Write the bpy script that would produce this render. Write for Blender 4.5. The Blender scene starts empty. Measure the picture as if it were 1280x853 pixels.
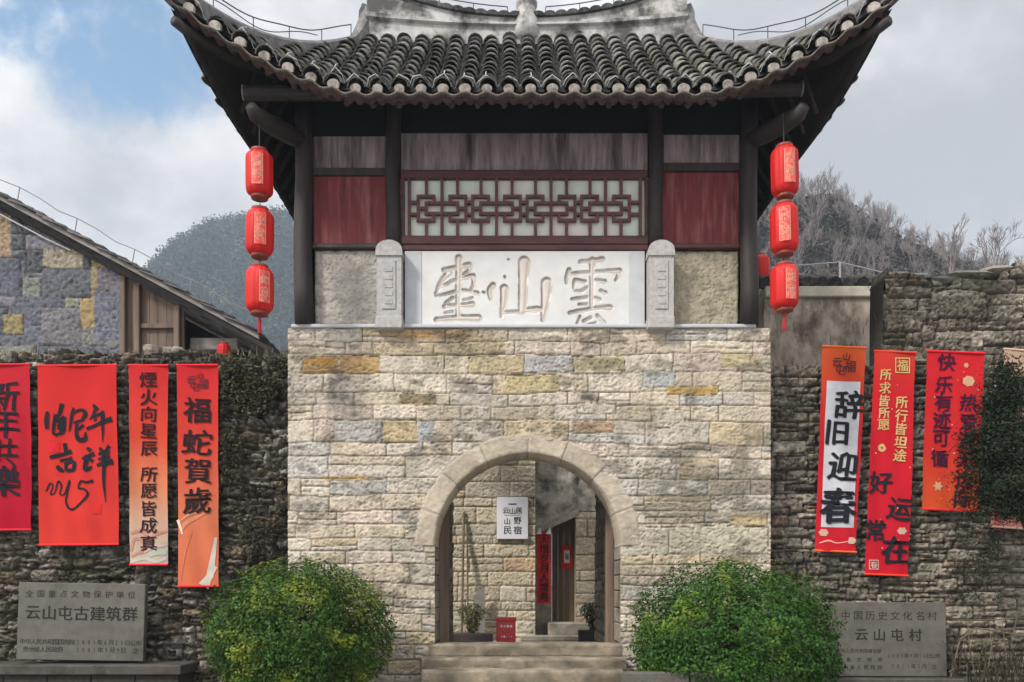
import bpy, math, random
import numpy as np
from mathutils import Vector

sc = bpy.context.scene
C = sc.collection
rad = math.radians
random.seed(7)

# ------------------------------------------------------------------ camera, sky, sun, exposure
D, EYE, HOR, FPX = 10.0, 0.75, 730.0, 1000.0           # gate front is y = 0, threshold z = 0
cam_d = bpy.data.cameras.new('camera')
cam = bpy.data.objects.new('camera', cam_d); C.objects.link(cam)
cam.location = (0, -D, EYE); cam.rotation_euler = (rad(90), 0, 0)
cam_d.sensor_width = 36; cam_d.lens = 36*FPX/1280
cam_d.shift_y = (HOR-426.5)/1280
cam_d.clip_start = .05; cam_d.clip_end = 2000
sc.camera = cam

SUN_EL, SUN_AZ = 41, -48            # azimuth seen from the camera: negative = from the left, behind the viewer
sd = Vector((math.sin(rad(SUN_AZ))*math.cos(rad(SUN_EL)), -math.cos(rad(SUN_AZ))*math.cos(rad(SUN_EL)), math.sin(rad(SUN_EL))))
sun_d = bpy.data.lights.new('sun', 'SUN'); sun_d.energy = 1.5; sun_d.angle = rad(8); sun_d.color = (1, .95, .87)
sun = bpy.data.objects.new('sun', sun_d); C.objects.link(sun)
sun.rotation_euler = sd.to_track_quat('Z', 'Y').to_euler()

sc.view_settings.view_transform = 'Standard'; sc.view_settings.look = 'None'
sc.view_settings.gamma = 1; sc.view_settings.use_curve_mapping = False
sc.view_settings.exposure = 1.2

w = bpy.data.worlds.new('World'); sc.world = w; w.use_nodes = True
nt = w.node_tree; N = nt.nodes; L = nt.links
for n in list(N): N.remove(n)
wo = N.new('ShaderNodeOutputWorld'); bg = N.new('ShaderNodeBackground'); bg.inputs[1].default_value = .1
sky = N.new('ShaderNodeTexSky'); sky.sky_type = 'NISHITA'; sky.sun_disc = False
sky.sun_elevation = rad(SUN_EL); sky.sun_rotation = math.atan2(sd.x, sd.y)
tc = N.new('ShaderNodeTexCoord')
def wnoise(scale, detail, rough, off=(0, 0, 0), sq=(1, 1, 1)):
    mp = N.new('ShaderNodeMapping'); mp.inputs['Location'].default_value = off; mp.inputs['Scale'].default_value = sq
    L.new(tc.outputs['Generated'], mp.inputs[0])
    t = N.new('ShaderNodeTexNoise'); t.inputs['Scale'].default_value = scale
    t.inputs['Detail'].default_value = detail; t.inputs['Roughness'].default_value = rough
    L.new(mp.outputs[0], t.inputs['Vector']); return t.outputs[0]
def wmath(op, a, b=None):
    m = N.new('ShaderNodeMath'); m.operation = op
    for i, v in enumerate((a, b)):
        if v is None: continue
        if isinstance(v, (int, float)): m.inputs[i].default_value = v
        else: L.new(v, m.inputs[i])
    return m.outputs[0]
def wrange(v, a, b, c, d, smooth=True):
    m = N.new('ShaderNodeMapRange'); m.interpolation_type = 'SMOOTHSTEP' if smooth else 'LINEAR'
    for i, q in enumerate((a, b, c, d)): m.inputs[i+1].default_value = q
    L.new(v, m.inputs[0]); return m.outputs[0]
# break in the cloud cover: towards the upper left of the view
dist = N.new('ShaderNodeVectorMath'); dist.operation = 'DISTANCE'
L.new(tc.outputs['Generated'], dist.inputs[0]); dist.inputs[1].default_value = Vector((-.56, 1, .70)).normalized()
far = wrange(dist.outputs['Value'], .02, .34, -.09, .44, False)
cov = wmath('ADD', wnoise(5.5, 8, .62, (2.3, .4, 1.1)), far)
fac = wrange(cov, .42, .60, 0, 1)
shade = wrange(wmath('ADD', wnoise(4.2, 8, .6, (5.1, 2.2, .3), (1, 1, 1.4)), wrange(dist.outputs['Value'], .16, .40, .06, -.02, False)), .36, .68, 0, 1)
cmix = N.new('ShaderNodeMixRGB'); cmix.inputs[1].default_value = (2.3, 2.32, 2.44, 1); cmix.inputs[2].default_value = (4.1, 4.08, 4.1, 1)
L.new(shade, cmix.inputs[0])
# cloud deck glows more in the half of the sky where the sun stands behind it
dot = N.new('ShaderNodeVectorMath'); dot.operation = 'DOT_PRODUCT'
L.new(tc.outputs['Generated'], dot.inputs[0]); dot.inputs[1].default_value = sd
glow = wrange(dot.outputs['Value'], -.1, .95, 1, 1.9)
# an overcast deck is brightest overhead
sep = N.new('ShaderNodeSeparateXYZ'); L.new(tc.outputs['Generated'], sep.inputs[0])
glow = wmath('MULTIPLY', glow, wrange(sep.outputs[2], .45, 1, 1, 2.2))
gm = N.new('ShaderNodeMixRGB'); gm.blend_type = 'MULTIPLY'; gm.inputs[0].default_value = 1
L.new(cmix.outputs[0], gm.inputs[1]); L.new(glow, gm.inputs[2])
sk = N.new('ShaderNodeMixRGB'); sk.blend_type = 'MULTIPLY'; sk.inputs[0].default_value = 1
L.new(sky.outputs[0], sk.inputs[1]); sk.inputs[2].default_value = (.80, 1.0, .98, 1)
mx = N.new('ShaderNodeMixRGB'); L.new(fac, mx.inputs[0]); L.new(sk.outputs[0], mx.inputs[1]); L.new(gm.outputs[0], mx.inputs[2])
L.new(mx.outputs[0], bg.inputs[0]); L.new(bg.outputs[0], wo.inputs[0])

# ------------------------------------------------------------------ helpers
def wx(px, y=0.0): return (px-640)*(D+y)/FPX
def wz(py, y=0.0): return EYE+(HOR-py)*(D+y)/FPX
def pt(px, py, y=0.0): return Vector((wx(px, y), y, wz(py, y)))

def material(name, color=None, rough=.85, var=.3, scale=6, bump=.25, bscale=45, stretch=(1, 1, 1), dirt=None, dscale=2.0, dlo=.5, dhi=.65, spec=.3, trans=0):
    """color None = the mesh's own colour attribute; var = mottling, dirt = colour of blotchy stains"""
    m = bpy.data.materials.new(name); m.use_nodes = True
    n, l = m.node_tree.nodes, m.node_tree.links
    b = n['Principled BSDF']; b.inputs['Roughness'].default_value = rough
    b.inputs['Specular IOR Level'].default_value = spec
    co = n.new('ShaderNodeTexCoord'); mp = n.new('ShaderNodeMapping'); mp.inputs['Scale'].default_value = stretch
    l.new(co.outputs['Object'], mp.inputs[0])
    def noise(s, d=6, r=.6):
        t = n.new('ShaderNodeTexNoise'); t.inputs['Scale'].default_value = s; t.inputs['Detail'].default_value = d
        t.inputs['Roughness'].default_value = r; l.new(mp.outputs[0], t.inputs['Vector']); return t.outputs[0]
    if color is None:
        a = n.new('ShaderNodeAttribute'); a.attribute_name = 'Col'; base = a.outputs['Color']
    else:
        a = n.new('ShaderNodeRGB'); a.outputs[0].default_value = (*color, 1); base = a.outputs[0]
    r = n.new('ShaderNodeMapRange'); r.inputs[1].default_value = .3; r.inputs[2].default_value = .7
    r.inputs[3].default_value = 1-var; r.inputs[4].default_value = 1+var
    l.new(noise(scale), r.inputs[0])
    mul = n.new('ShaderNodeMixRGB'); mul.blend_type = 'MULTIPLY'; mul.inputs[0].default_value = 1
    l.new(base, mul.inputs[1]); l.new(r.outputs[0], mul.inputs[2]); out = mul.outputs[0]
    if dirt is not None:
        dr = n.new('ShaderNodeMapRange'); dr.inputs[1].default_value = dlo; dr.inputs[2].default_value = dhi
        l.new(noise(dscale, 8, .65), dr.inputs[0])
        dm = n.new('ShaderNodeMixRGB'); l.new(dr.outputs[0], dm.inputs[0]); l.new(out, dm.inputs[1])
        dm.inputs[2].default_value = (*dirt, 1); out = dm.outputs[0]
    l.new(out, b.inputs['Base Color'])
    if bump:
        bp = n.new('ShaderNodeBump'); bp.inputs['Strength'].default_value = bump; bp.inputs['Distance'].default_value = .02
        l.new(noise(bscale, 5, .65), bp.inputs['Height']); l.new(bp.outputs[0], b.inputs['Normal'])
    if trans:
        t = n.new('ShaderNodeBsdfTranslucent'); l.new(out, t.inputs[0])
        ms = n.new('ShaderNodeMixShader'); ms.inputs[0].default_value = trans
        l.new(b.outputs[0], ms.inputs[1]); l.new(t.outputs[0], ms.inputs[2]); l.new(ms.outputs[0], n['Material Output'].inputs[0])
    return m

class MB:
    """mesh collector: vertices, faces, one colour per vertex"""
    def __init__(s): s.v = []; s.f = []; s.c = []
    def add(s, vs, fs, col=(1, 1, 1)):
        k = len(s.v); s.v += [tuple(v) for v in vs]; s.f += [tuple(i+k for i in f) for f in fs]; s.c += [tuple(col)]*len(vs)
        return s
    def box(s, x0, x1, y0, y1, z0, z1, col=(1, 1, 1), bev=0.0):
        b = min(bev, abs(x1-x0)*.45, abs(y1-y0)*.45, abs(z1-z0)*.45)
        if b <= 0:
            v = [(x, y, z) for z in (z0, z1) for y in (y0, y1) for x in (x0, x1)]
            return s.add(v, [(0, 2, 3, 1), (4, 5, 7, 6), (0, 1, 5, 4), (2, 6, 7, 3), (0, 4, 6, 2), (1, 3, 7, 5)], col)
        # bevelled box: three vertices per corner
        vs = []; idx = {}
        for iz, z in enumerate((z0, z1)):
            for iy, y in enumerate((y0, y1)):
                for ix, x in enumerate((x0, x1)):
                    sx, sy, sz = (b if ix == 0 else -b), (b if iy == 0 else -b), (b if iz == 0 else -b)
                    idx[ix, iy, iz] = len(vs)
                    vs += [(x, y+sy, z+sz), (x+sx, y, z+sz), (x+sx, y+sy, z)]
        I = lambda a, b_, c, k: idx[a, b_, c]+k
        fs = []
        for q in (0, 1):
            f = [I(q, 0, 0, 0), I(q, 1, 0, 0), I(q, 1, 1, 0), I(q, 0, 1, 0)]; fs.append(f if q else f[::-1])
            f = [I(0, q, 0, 1), I(1, q, 0, 1), I(1, q, 1, 1), I(0, q, 1, 1)]; fs.append(f[::-1] if q else f)
            f = [I(0, 0, q, 2), I(1, 0, q, 2), I(1, 1, q, 2), I(0, 1, q, 2)]; fs.append(f if q else f[::-1])
        for p in (0, 1):
            for q in (0, 1):
                f = [I(0, p, q, 1), I(1, p, q, 1), I(1, p, q, 2), I(0, p, q, 2)]; fs.append(f if (p == 0) == (q == 1) else f[::-1])
                f = [I(p, 0, q, 0), I(p, 1, q, 0), I(p, 1, q, 2), I(p, 0, q, 2)]; fs.append(f if (p == 1) == (q == 1) else f[::-1])
                f = [I(p, q, 0, 0), I(p, q, 1, 0), I(p, q, 1, 1), I(p, q, 0, 1)]; fs.append(f if (p == 0) == (q == 0) else f[::-1])
                for r in (0, 1):
                    f = [I(p, q, r, 0), I(p, q, r, 1), I(p, q, r, 2)]
                    fs.append(f if (p+q+r) % 2 == 1 else f[::-1])
        return s.add(vs, fs, col)
    def tube(s, pts, r, n=8, col=(1, 1, 1), cap=True):
        pts = [Vector(p) for p in pts]; rs = r if isinstance(r, (list, tuple)) else [r]*len(pts)
        vs = []; up = None
        for i, p in enumerate(pts):
            t = (pts[min(i+1, len(pts)-1)]-pts[max(i-1, 0)])
            t = t.normalized() if t.length > 1e-9 else Vector((0, 0, 1))
            if up is None: up = Vector((0, 0, 1)) if abs(t.z) < .9 else Vector((1, 0, 0))
            a = t.cross(up)
            a = a.normalized() if a.length > 1e-6 else t.orthogonal().normalized()
            b = a.cross(t).normalized()
            up = b
            for k in range(n):
                an = 2*math.pi*k/n; vs.append(p+rs[i]*(math.cos(an)*a+math.sin(an)*b))
        fs = []
        for i in range(len(pts)-1):
            for k in range(n):
                fs.append((i*n+k, i*n+(k+1) % n, (i+1)*n+(k+1) % n, (i+1)*n+k))
        if cap: fs += [tuple(range(n))[::-1], tuple(range((len(pts)-1)*n, len(pts)*n))]
        return s.add(vs, fs, col)
    def lathe(s, c, prof, n=24, col=(1, 1, 1), scal=0.0, lobes=8):
        vs = []; fs = []
        for r, z in prof:
            for k in range(n):
                a = 2*math.pi*k/n; q = r*(1-scal*abs(math.sin(lobes*a/2)))
                vs.append((c[0]+q*math.cos(a), c[1]+q*math.sin(a), c[2]+z))
        m = len(prof)
        for i in range(m-1):
            for k in range(n): fs.append((i*n+k, i*n+(k+1) % n, (i+1)*n+(k+1) % n, (i+1)*n+k))
        fs += [tuple(range(n))[::-1], tuple(range((m-1)*n, m*n))]
        return s.add(vs, fs, col)
    def prism(s, poly, y0, y1, col=(1, 1, 1)):
        """polygon in the x-z plane (counter-clockwise seen from the camera), from y0 (near) to y1"""
        n = len(poly)
        vs = [(x, y0, z) for x, z in poly]+[(x, y1, z) for x, z in poly]
        fs = [tuple(range(n)), tuple(range(n, 2*n))[::-1]]+[(i, i+n, (i+1) % n+n, (i+1) % n) for i in range(n)]
        return s.add(vs, fs, col)

def wl(o):
    v = Vector((0, 0, 0))
    while o is not None: v += o.location; o = o.parent
    return v
def tag(o, label=None, cat=None, group=None, kind=None):
    for k, v in (('label', label), ('category', cat), ('group', group), ('kind', kind)):
        if v: o[k] = v
    return o
def link(name, me, mat, parent=None, local=False):
    o = bpy.data.objects.new(name, me); C.objects.link(o)
    if mat is not None: me.materials.append(mat)
    if parent is not None:
        o.parent = parent
        if not local: o.location = -wl(parent)
    return o
def obj(name, mb, mat, parent=None, local=False, smooth=False):
    me = bpy.data.meshes.new(name); me.from_pydata(mb.v, [], mb.f); me.update()
    a = me.color_attributes.new('Col', 'FLOAT_COLOR', 'POINT')
    cc = np.ones((len(mb.v), 4), np.float32); cc[:, :3] = np.array(mb.c, np.float32).reshape(-1, 3)
    a.data.foreach_set('color', cc.ravel())
    if smooth: me.shade_smooth()
    return link(name, me, mat, parent, local)
def nobj(name, V, F, col, mat, parent=None, local=False, smooth=False):
    """numpy mesh: V (n,3), F (m,k)"""
    V = np.asarray(V, np.float32); F = np.asarray(F, np.int32); k = F.shape[1]
    me = bpy.data.meshes.new(name)
    me.vertices.add(len(V)); me.vertices.foreach_set('co', V.ravel())
    me.loops.add(F.size); me.loops.foreach_set('vertex_index', F.ravel())
    me.polygons.add(len(F)); me.polygons.foreach_set('loop_start', np.arange(len(F), dtype=np.int32)*k)
    me.update(calc_edges=True); me.validate()
    a = me.color_attributes.new('Col', 'FLOAT_COLOR', 'POINT')
    cc = np.ones((len(V), 4), np.float32); cc[:, :3] = col; a.data.foreach_set('color', cc.ravel())
    if smooth: me.shade_smooth()
    return link(name, me, mat, parent, local)
def thing(name, label, cat, loc=(0, 0, 0), group=None, rot=(0, 0, 0)):
    o = bpy.data.objects.new(name, None); C.objects.link(o); o.location = loc; o.rotation_euler = rot
    o.empty_display_size = .2
    return tag(o, label, cat, group)

# ---- numpy noise
_lat = {}
def vnoise(x, z, seed=0):
    if seed not in _lat: _lat[seed] = np.random.RandomState(seed+11).rand(256, 256)
    g = _lat[seed]; xi = np.floor(x).astype(int); zi = np.floor(z).astype(int); fx = x-xi; fz = z-zi
    fx = fx*fx*(3-2*fx); fz = fz*fz*(3-2*fz)
    a, b = xi & 255, (xi+1) & 255; c, d = zi & 255, (zi+1) & 255
    return (g[a, c]*(1-fx)+g[b, c]*fx)*(1-fz)+(g[a, d]*(1-fx)+g[b, d]*fx)*fz
def fbm(x, z, seed=0, oct=4, gain=.5):
    s = 0; a = 1; t = 0
    for o in range(oct): s = s+a*vnoise(x*2**o+o*17.3, z*2**o+o*9.1, seed+o); t += a; a *= gain
    return s/t
def sstep(a, b, x):
    t = np.clip((x-a)/(b-a), 0, 1); return t*t*(3-2*t)

def stones(x0, x1, bounds, wr, seed, pal, split=.12, var=.17):
    """list of stones (sx0, sx1, sz0, sz1, colour, protrusion, tiltx, tiltz) laid in the courses between bounds (ascending)"""
    r = np.random.RandomState(seed); out = []
    for i in range(len(bounds)-1):
        z0, z1 = bounds[i], bounds[i+1]; x = x0-r.uniform(0, wr[0]); row = []
        while x < x1:
            q = r.uniform(*wr)*(.75+.5*(z1-z0)/.22)
            row.append((x, x+q)); x += q
        for a, b in row:
            zs = [(z0, z1)]
            if r.rand() < split and z1-z0 > .14:
                m = z0+(z1-z0)*r.uniform(.35, .65); zs = [(z0, m), (m, z1)]
            for p, q in zs:
                k = r.choice(len(pal), p=[t[1] for t in pal]); c = np.array(pal[k][0])*r.uniform(1-var, 1+var)
                out.append([a, b, p, q, c, r.uniform(.35, 1), r.uniform(-1, 1), r.uniform(-1, 1)])
    return out

def masonry(name, x0, x1, z0, z1, y, res, sts, mat, parent=None, seed=1, joint=.010, edge=.035, relief=.030, warp=.014, wscale=3.0,
            rough=.010, mortar=(.3, .27, .23), accents=(), stain=None, mask=None, top=None, thick=.5, crack=None, slope=None, sides=True, back=True, mott=.56):
    """relief wall of individually shaped stones; the sheet faces -y, its top is closed back to y+thick"""
    nx = int(round((x1-x0)/res))+1; nz = int(round((z1-z0)/res))+1
    xs = np.linspace(x0, x1, nx); zs = np.linspace(z0, z1, nz); X, Z = np.meshgrid(xs, zs)
    U = X+warp*2*(fbm(X*wscale, Z*wscale, seed)-.5)+.35*warp*2*(fbm(X*wscale*4, Z*wscale*4, seed+5)-.5)
    W = Z+warp*2*(fbm(X*wscale*.8+50, Z*wscale+50, seed+9)-.5)+.35*warp*2*(fbm(X*wscale*4, Z*wscale*4+31, seed+13)-.5)
    if slope is not None: W = W+slope(X, Z)
    H = np.full(X.shape, -.02); Cc = np.zeros(X.shape+(3,)); Cc[:] = mortar; Dm = np.zeros(X.shape)
    rough_amt = np.ones(X.shape)
    if crack is not None: CR = sstep(crack-.1, crack+.1, fbm(X*2.3, Z*4.1, seed+60, 4, .6))
    for a, b, p, q, c, pr, tx, tz in sts:
        i0, i1 = np.searchsorted(xs, (a-.12, b+.12)); k0, k1 = np.searchsorted(zs, (p-.14, q+.14))
        if i0 >= i1 or k0 >= k1: continue
        sl = (slice(k0, k1), slice(i0, i1)); u, v = U[sl], W[sl]
        dx = np.minimum(u-a, b-u); dz = np.minimum(v-p, q-v); ins = (dx > 0) & (dz > 0)
        if not ins.any(): continue
        d = np.where(ins, 1/np.sqrt(1/np.maximum(dx, 1e-4)**2+1/np.maximum(dz, 1e-4)**2), 0)
        s = sstep(joint*.35, joint*.35+edge, d)
        hh = -.018+(relief*pr+.018)*s+relief*.35*s*(tx*(u-a)/(b-a)+tz*(v-p)/(q-p)-.5*(tx+tz))
        H[sl] = np.where(ins, hh, H[sl]); Dm[sl] = np.where(ins, d, Dm[sl])
        mm = sstep(joint*.2, joint*1.1, d)[..., None]
        if crack is not None: mm = np.maximum(mm, CR[sl][..., None])
        cc = np.array(mortar)*(1-mm)+np.array(c)*mm
        Cc[sl] = np.where(ins[..., None], cc, Cc[sl])
        rough_amt[sl] = np.where(ins, .5+pr, rough_amt[sl])
    n1 = fbm(X*9, Z*26, seed+20, 4, .6)-.5; n2 = fbm(X*40, Z*70, seed+30, 3, .65)-.5
    ridge = np.abs(fbm(X*13, Z*30, seed+25, 3)-.5)
    H = H+rough*(1.1*n1+1.25*n2-1.2*(ridge < .035)*sstep(.0, .03, Dm))*rough_amt
    blot = fbm(X*2.2, Z*3.2, seed+40, 5, .6)
    Cc *= (1-mott*.5+mott*blot)[..., None]; Cc *= (.80+.72*(n2+.28))[..., None]
    for ax, az, rx, rz, col, k in accents:
        g = np.exp(-((X-ax)/rx)**4-((Z-az)/rz)**4)*np.clip(k*(.6+.8*fbm(X*14, Z*18, seed+3, 4)), 0, 1)
        Cc = Cc*(1-g[..., None])+np.array(col)*g[..., None]
    if stain is not None: Cc = stain(X, Z, Cc)
    Y = y-H
    P = np.stack([X, Y, Z], -1)
    keep = np.ones((nz-1, nx-1), bool)
    xc = .5*(X[1:, 1:]+X[:-1, :-1]); zc = .5*(Z[1:, 1:]+Z[:-1, :-1])
    if mask is not None: keep &= mask(xc, zc)
    tops = np.full(nx, nz-1)
    if top is not None:
        T = top(xs); tops = np.clip(np.searchsorted(zs, T), 1, nz-1)
        kk = np.arange(nz-1)[:, None]; tc_ = np.minimum(tops[:-1], tops[1:])[None, :]
        keep &= kk < tc_
        tops = np.minimum(np.r_[tops[:-1], tops[-2]], np.r_[tops[0], tops[:-1]])
    idx = np.arange(nx*nz).reshape(nz, nx)
    F = np.stack([idx[:-1, :-1], idx[:-1, 1:], idx[1:, 1:], idx[1:, :-1]], -1)[keep]
    V = P.reshape(-1, 3); cols = Cc.reshape(-1, 3)
    if not back: return nobj(name, V, F, cols, mat, parent)
    # top, back and ends
    tv = P[tops, np.arange(nx)]; tcol = Cc[tops, np.arange(nx)]*.8
    ext = []; extc = []; exf = []
    base = len(V)
    rows = [tv, tv+np.array([0, thick, 0]), np.stack([xs, np.full(nx, y+thick), np.full(nx, z0)], -1)]
    for r_ in rows: ext.append(r_); extc.append(tcol)
    for a in range(2):
        i = np.arange(nx-1)+base+a*nx; exf.append(np.stack([i, i+1, i+1+nx, i+nx], -1))
    if sides:
        b2 = base+3*nx
        ends = np.array([P[0, 0], P[tops[0], 0], P[tops[0], 0]+[0, thick, 0], [x0, y+thick, z0], P[0, -1], P[tops[-1], -1], P[tops[-1], -1]+[0, thick, 0], [x1, y+thick, z0]])
        ext.append(ends); extc.append(np.array([tcol[0]]*4+[tcol[-1]]*4))
        exf.append(np.array([[b2, b2+1, b2+2, b2+3], [b2+4, b2+7, b2+6, b2+5]]))
    V = np.concatenate([V]+ext); cols = np.concatenate([cols]+extc); F = np.concatenate([F]+exf)
    return nobj(name, V, F, cols, mat, parent)

# ---- lettering
_gl = {}
def glyph(ch, bold=.0):
    key = (ch, round(bold, 3))
    if key in _gl: return _gl[key]
    cu = bpy.data.curves.new('glyph', 'FONT'); cu.body = ch; cu.offset = bold; cu.resolution_u = 3
    o = bpy.data.objects.new('glyph', cu); C.objects.link(o); bpy.context.view_layer.update()
    me = bpy.data.meshes.new_from_object(o.evaluated_get(bpy.context.evaluated_depsgraph_get()))
    v = np.array([p.co[:] for p in me.vertices]).reshape(-1, 3)[:, :2]; f = [tuple(p.vertices) for p in me.polygons]
    bpy.data.objects.remove(o); bpy.data.curves.remove(cu); bpy.data.meshes.remove(me)
    if ch not in '一·.': 
        lo, hi = v.min(0), v.max(0); v = (v-(lo+hi)/2)/.92
    else:
        lo, hi = v.min(0), v.max(0); v = (v-(lo+hi)/2)/.92
    _gl[key] = (v, f); return _gl[key]
def write(mb, ch, cx, cz, size, y=0.0, bold=.02, sx=1.0, rot=0.0, shear=0.0, thick=.0015, col=(.02, .02, .022), wave=None, rough=0.0, seed=0):
    v, f = glyph(ch); b = max(bold, 0)*.85; r_ = [(0, 0)] if b < .004 else [(b*1.25*q*math.cos(.75)+(b*.35 if i % 2 else -b*.35), b*1.25*q*-math.sin(.75)+(b*.3 if i % 2 else -b*.3)) for i, q in enumerate((-1, -.6, -.2, .2, .6, 1))]
    for q, (ox, oz) in enumerate(r_): write1(mb, v, f, cx+ox*size*sx, cz+oz*size, size, y-.00012*q, sx, rot, shear, thick, col, wave, rough, seed)
def write1(mb, v, f, cx, cz, size, y, sx, rot, shear, thick, col, wave, rough, seed):
    X = v[:, 0]*size*sx+shear*v[:, 1]*size; Z = v[:, 1]*size
    if rough:
        X = X+rough*size*(vnoise(v[:, 0]*5+seed*3.1, v[:, 1]*5, 70)-.5); Z = Z+rough*size*(vnoise(v[:, 0]*5, v[:, 1]*5+seed*2.3, 71)-.5)
    c, s = math.cos(rot), math.sin(rot); X, Z = X*c-Z*s+cx, X*s+Z*c+cz
    Yf = np.full(X.shape, y) if wave is None else y+wave(X, Z)
    mb.add(np.stack([X, Yf-thick, Z], -1).tolist(), f, col)
def catmull(P, n=8):
    P = [np.array(p, float) for p in P]; P = [2*P[0]-P[1]]+P+[2*P[-1]-P[-2]]; out = []
    for i in range(1, len(P)-2):
        for k in range(n):
            t = k/n; a, b, c, d = P[i-1:i+3]
            out.append(.5*(2*b+(c-a)*t+(2*a-5*b+4*c-d)*t*t+(3*b-a-3*c+d)*t**3))
    out.append(P[-2]); return out
def brush(mb, pts, wid, y, col=(.02, .02, .022), wave=None, n=8):
    """brush stroke: points in x-z with a width at each"""
    Q = catmull([(*p, w_) for p, w_ in zip(pts, wid)], n); L_, R_ = [], []
    for i, q in enumerate(Q):
        t = Q[min(i+1, len(Q)-1)][:2]-Q[max(i-1, 0)][:2]; t = t/(np.linalg.norm(t)+1e-9); nn = np.array([-t[1], t[0]])*q[2]/2
        L_.append(q[:2]+nn); R_.append(q[:2]-nn)
    vs = []
    for p in L_+R_: vs.append((p[0], y+(0 if wave is None else float(wave(np.array(p[0]), np.array(p[1])))), p[1]))
    m = len(Q); mb.add(vs, [(i, i+m, i+1+m, i+1) for i in range(m-1)], col)

# ---- foliage
def leaf_mesh(Pn, Nn, size, asp, rng, jitter=.6, fold=.25):
    n = len(Pn); nn = Nn+rng.normal(0, jitter, (n, 3)); nn /= np.linalg.norm(nn, axis=1)[:, None]+1e-9
    a = np.cross(nn, rng.normal(0, 1, (n, 3))); a /= np.linalg.norm(a, axis=1)[:, None]+1e-9; b = np.cross(nn, a)
    s = (size*rng.uniform(.6, 1.3, n))[:, None]
    V = np.stack([Pn-a*s*.5, Pn+b*s*asp*.5+nn*s*fold*.3, Pn+a*s*.5, Pn-b*s*asp*.5+nn*s*fold*.3], 1).reshape(-1, 3)
    F = np.arange(4*n).reshape(n, 4); return V, F

# ------------------------------------------------------------------ materials
M = {}
M['gate_stone'] = material('gate_stone', None, .9, .16, 14, .55, 60, (1, 1, 1.8))
M['rubble'] = material('rubble_stone', None, .95, .35, 16, .8, 45, (1, 1, 1.5))
M['slab'] = material('slab_stone', (.36, .325, .27), .9, .3, 7, .5, 50, dirt=(.17, .15, .115), dlo=.5, dhi=.72, dscale=3)
M['step'] = material('step_stone', None, .9, .3, 14, .9, 50, dirt=(.10, .085, .06), dlo=.46, dhi=.68, dscale=3.5)
M['grey_post'] = material('carved_grey_stone', (.40, .385, .375), .9, .2, 20, .5, 90)
M['plaster_rough'] = material('rough_plaster', (.40, .375, .335), .95, .2, 8, 1.0, 22, dirt=(.26, .235, .19), dscale=6, dlo=.52, dhi=.68)
M['plaster_tan'] = material('rough_tan_plaster', (.36, .32, .235), .95, .2, 8, 1.0, 22, dirt=(.22, .2, .15), dscale=6, dlo=.5, dhi=.68)
M['tablet'] = material('limewash', None, .8, .06, 5, .15, 60)
M['white_grey'] = material('pale_grey_lime', (.47, .48, .50), .85, .08, 6, .15, 60)
M['dark_wood'] = material('smoked_timber', (.035, .026, .025), .62, .4, 10, .45, 30, (1, 1, .12), spec=.4)
M['column_wood'] = material('column_timber', (.026, .018, .018), .65, .45, 12, .5, 30, (1, 1, .1), spec=.45)
M['grey_wood'] = material('weathered_panel_timber', (.27, .215, .22), .7, .4, 16, .5, 40, (1, 1, .12), dirt=(.05, .033, .034), dscale=5, dlo=.48, dhi=.68)
M['red_wood'] = material('worn_red_lacquer', (.16, .029, .030), .6, .4, 14, .4, 45, (1, 1, .12), dirt=(.25, .11, .105), dscale=7, dlo=.52, dhi=.72)
M['frame_wood'] = material('maroon_timber', (.085, .034, .032), .55, .4, 14, .35, 45, (.15, 1, 1), dirt=(.045, .03, .03), dscale=6, dlo=.55, dhi=.7)
M['lattice'] = material('lattice_timber', (.115, .05, .043), .6, .3, 20, .2, 60)
M['pane'] = material('frosted_pane', (.60, .66, .58), .35, .12, 3, .05, 20, dirt=(.66, .58, .56), dscale=2.4, dlo=.45, dhi=.62)
M['tile'] = material('grey_clay_tile', None, .97, .4, 25, .8, 70, dirt=(.17, .165, .14), dscale=7, dlo=.52, dhi=.72, spec=.08)
M['ridge'] = material('old_ridge_plaster', (.46, .44, .42), .9, .2, 6, .5, 40, dirt=(.085, .083, .08), dscale=2.4, dlo=.44, dhi=.60)
M['hip'] = material('grey_ridge_mortar', (.16, .155, .155), .9, .35, 10, .6, 50, dirt=(.34, .33, .31), dscale=4, dlo=.58, dhi=.72)
M['lime'] = material('white_lime_plug', (.55, .51, .46), .9, .25, 25, .4, 60, dirt=(.20, .17, .14), dscale=9, dlo=.48, dhi=.66)
M['fascia'] = material('eave_board', (.075, .038, .034), .7, .45, 12, .4, 40, (.3, 1, 1), dirt=(.11, .09, .06), dscale=6, dlo=.55, dhi=.7)
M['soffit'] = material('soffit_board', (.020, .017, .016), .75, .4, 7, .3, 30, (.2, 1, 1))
M['wire'] = material('dark_cable', (.05, .05, .055), .5, .1, 5, 0)
M['rail_grey'] = material('galvanised_rail', (.33, .33, .32), .6, .2, 8, 0)
M['led'] = material('white_cable', (.6, .6, .6), .5, .1, 5, 0)
M['red_silk'] = material('lantern_cloth', (.62, .018, .016), .5, .15, 9, .25, 30, (1, 1, .3), trans=.2)
M['gilt'] = material('gilt_brocade', (.62, .055, .045), .5, .2, 30, .2, 60, dirt=(.62, .20, .15), dscale=28, dlo=.44, dhi=.58)
M['gold'] = material('lantern_gold', (.60, .27, .19), .5, .3, 40, .2, 60)
M['lantern_cap'] = material('lantern_rim', (.22, .05, .035), .45, .3, 20, .2, 50)
M['tassel'] = material('tassel_thread', (.42, .03, .04), .9, .3, 30, .2, 60)
M['cloth'] = material('banner_cloth', None, .8, .06, 3, .06, 25, spec=.06)
M['print'] = material('banner_print', None, .9, .12, 8, 0, spec=.04)
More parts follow.
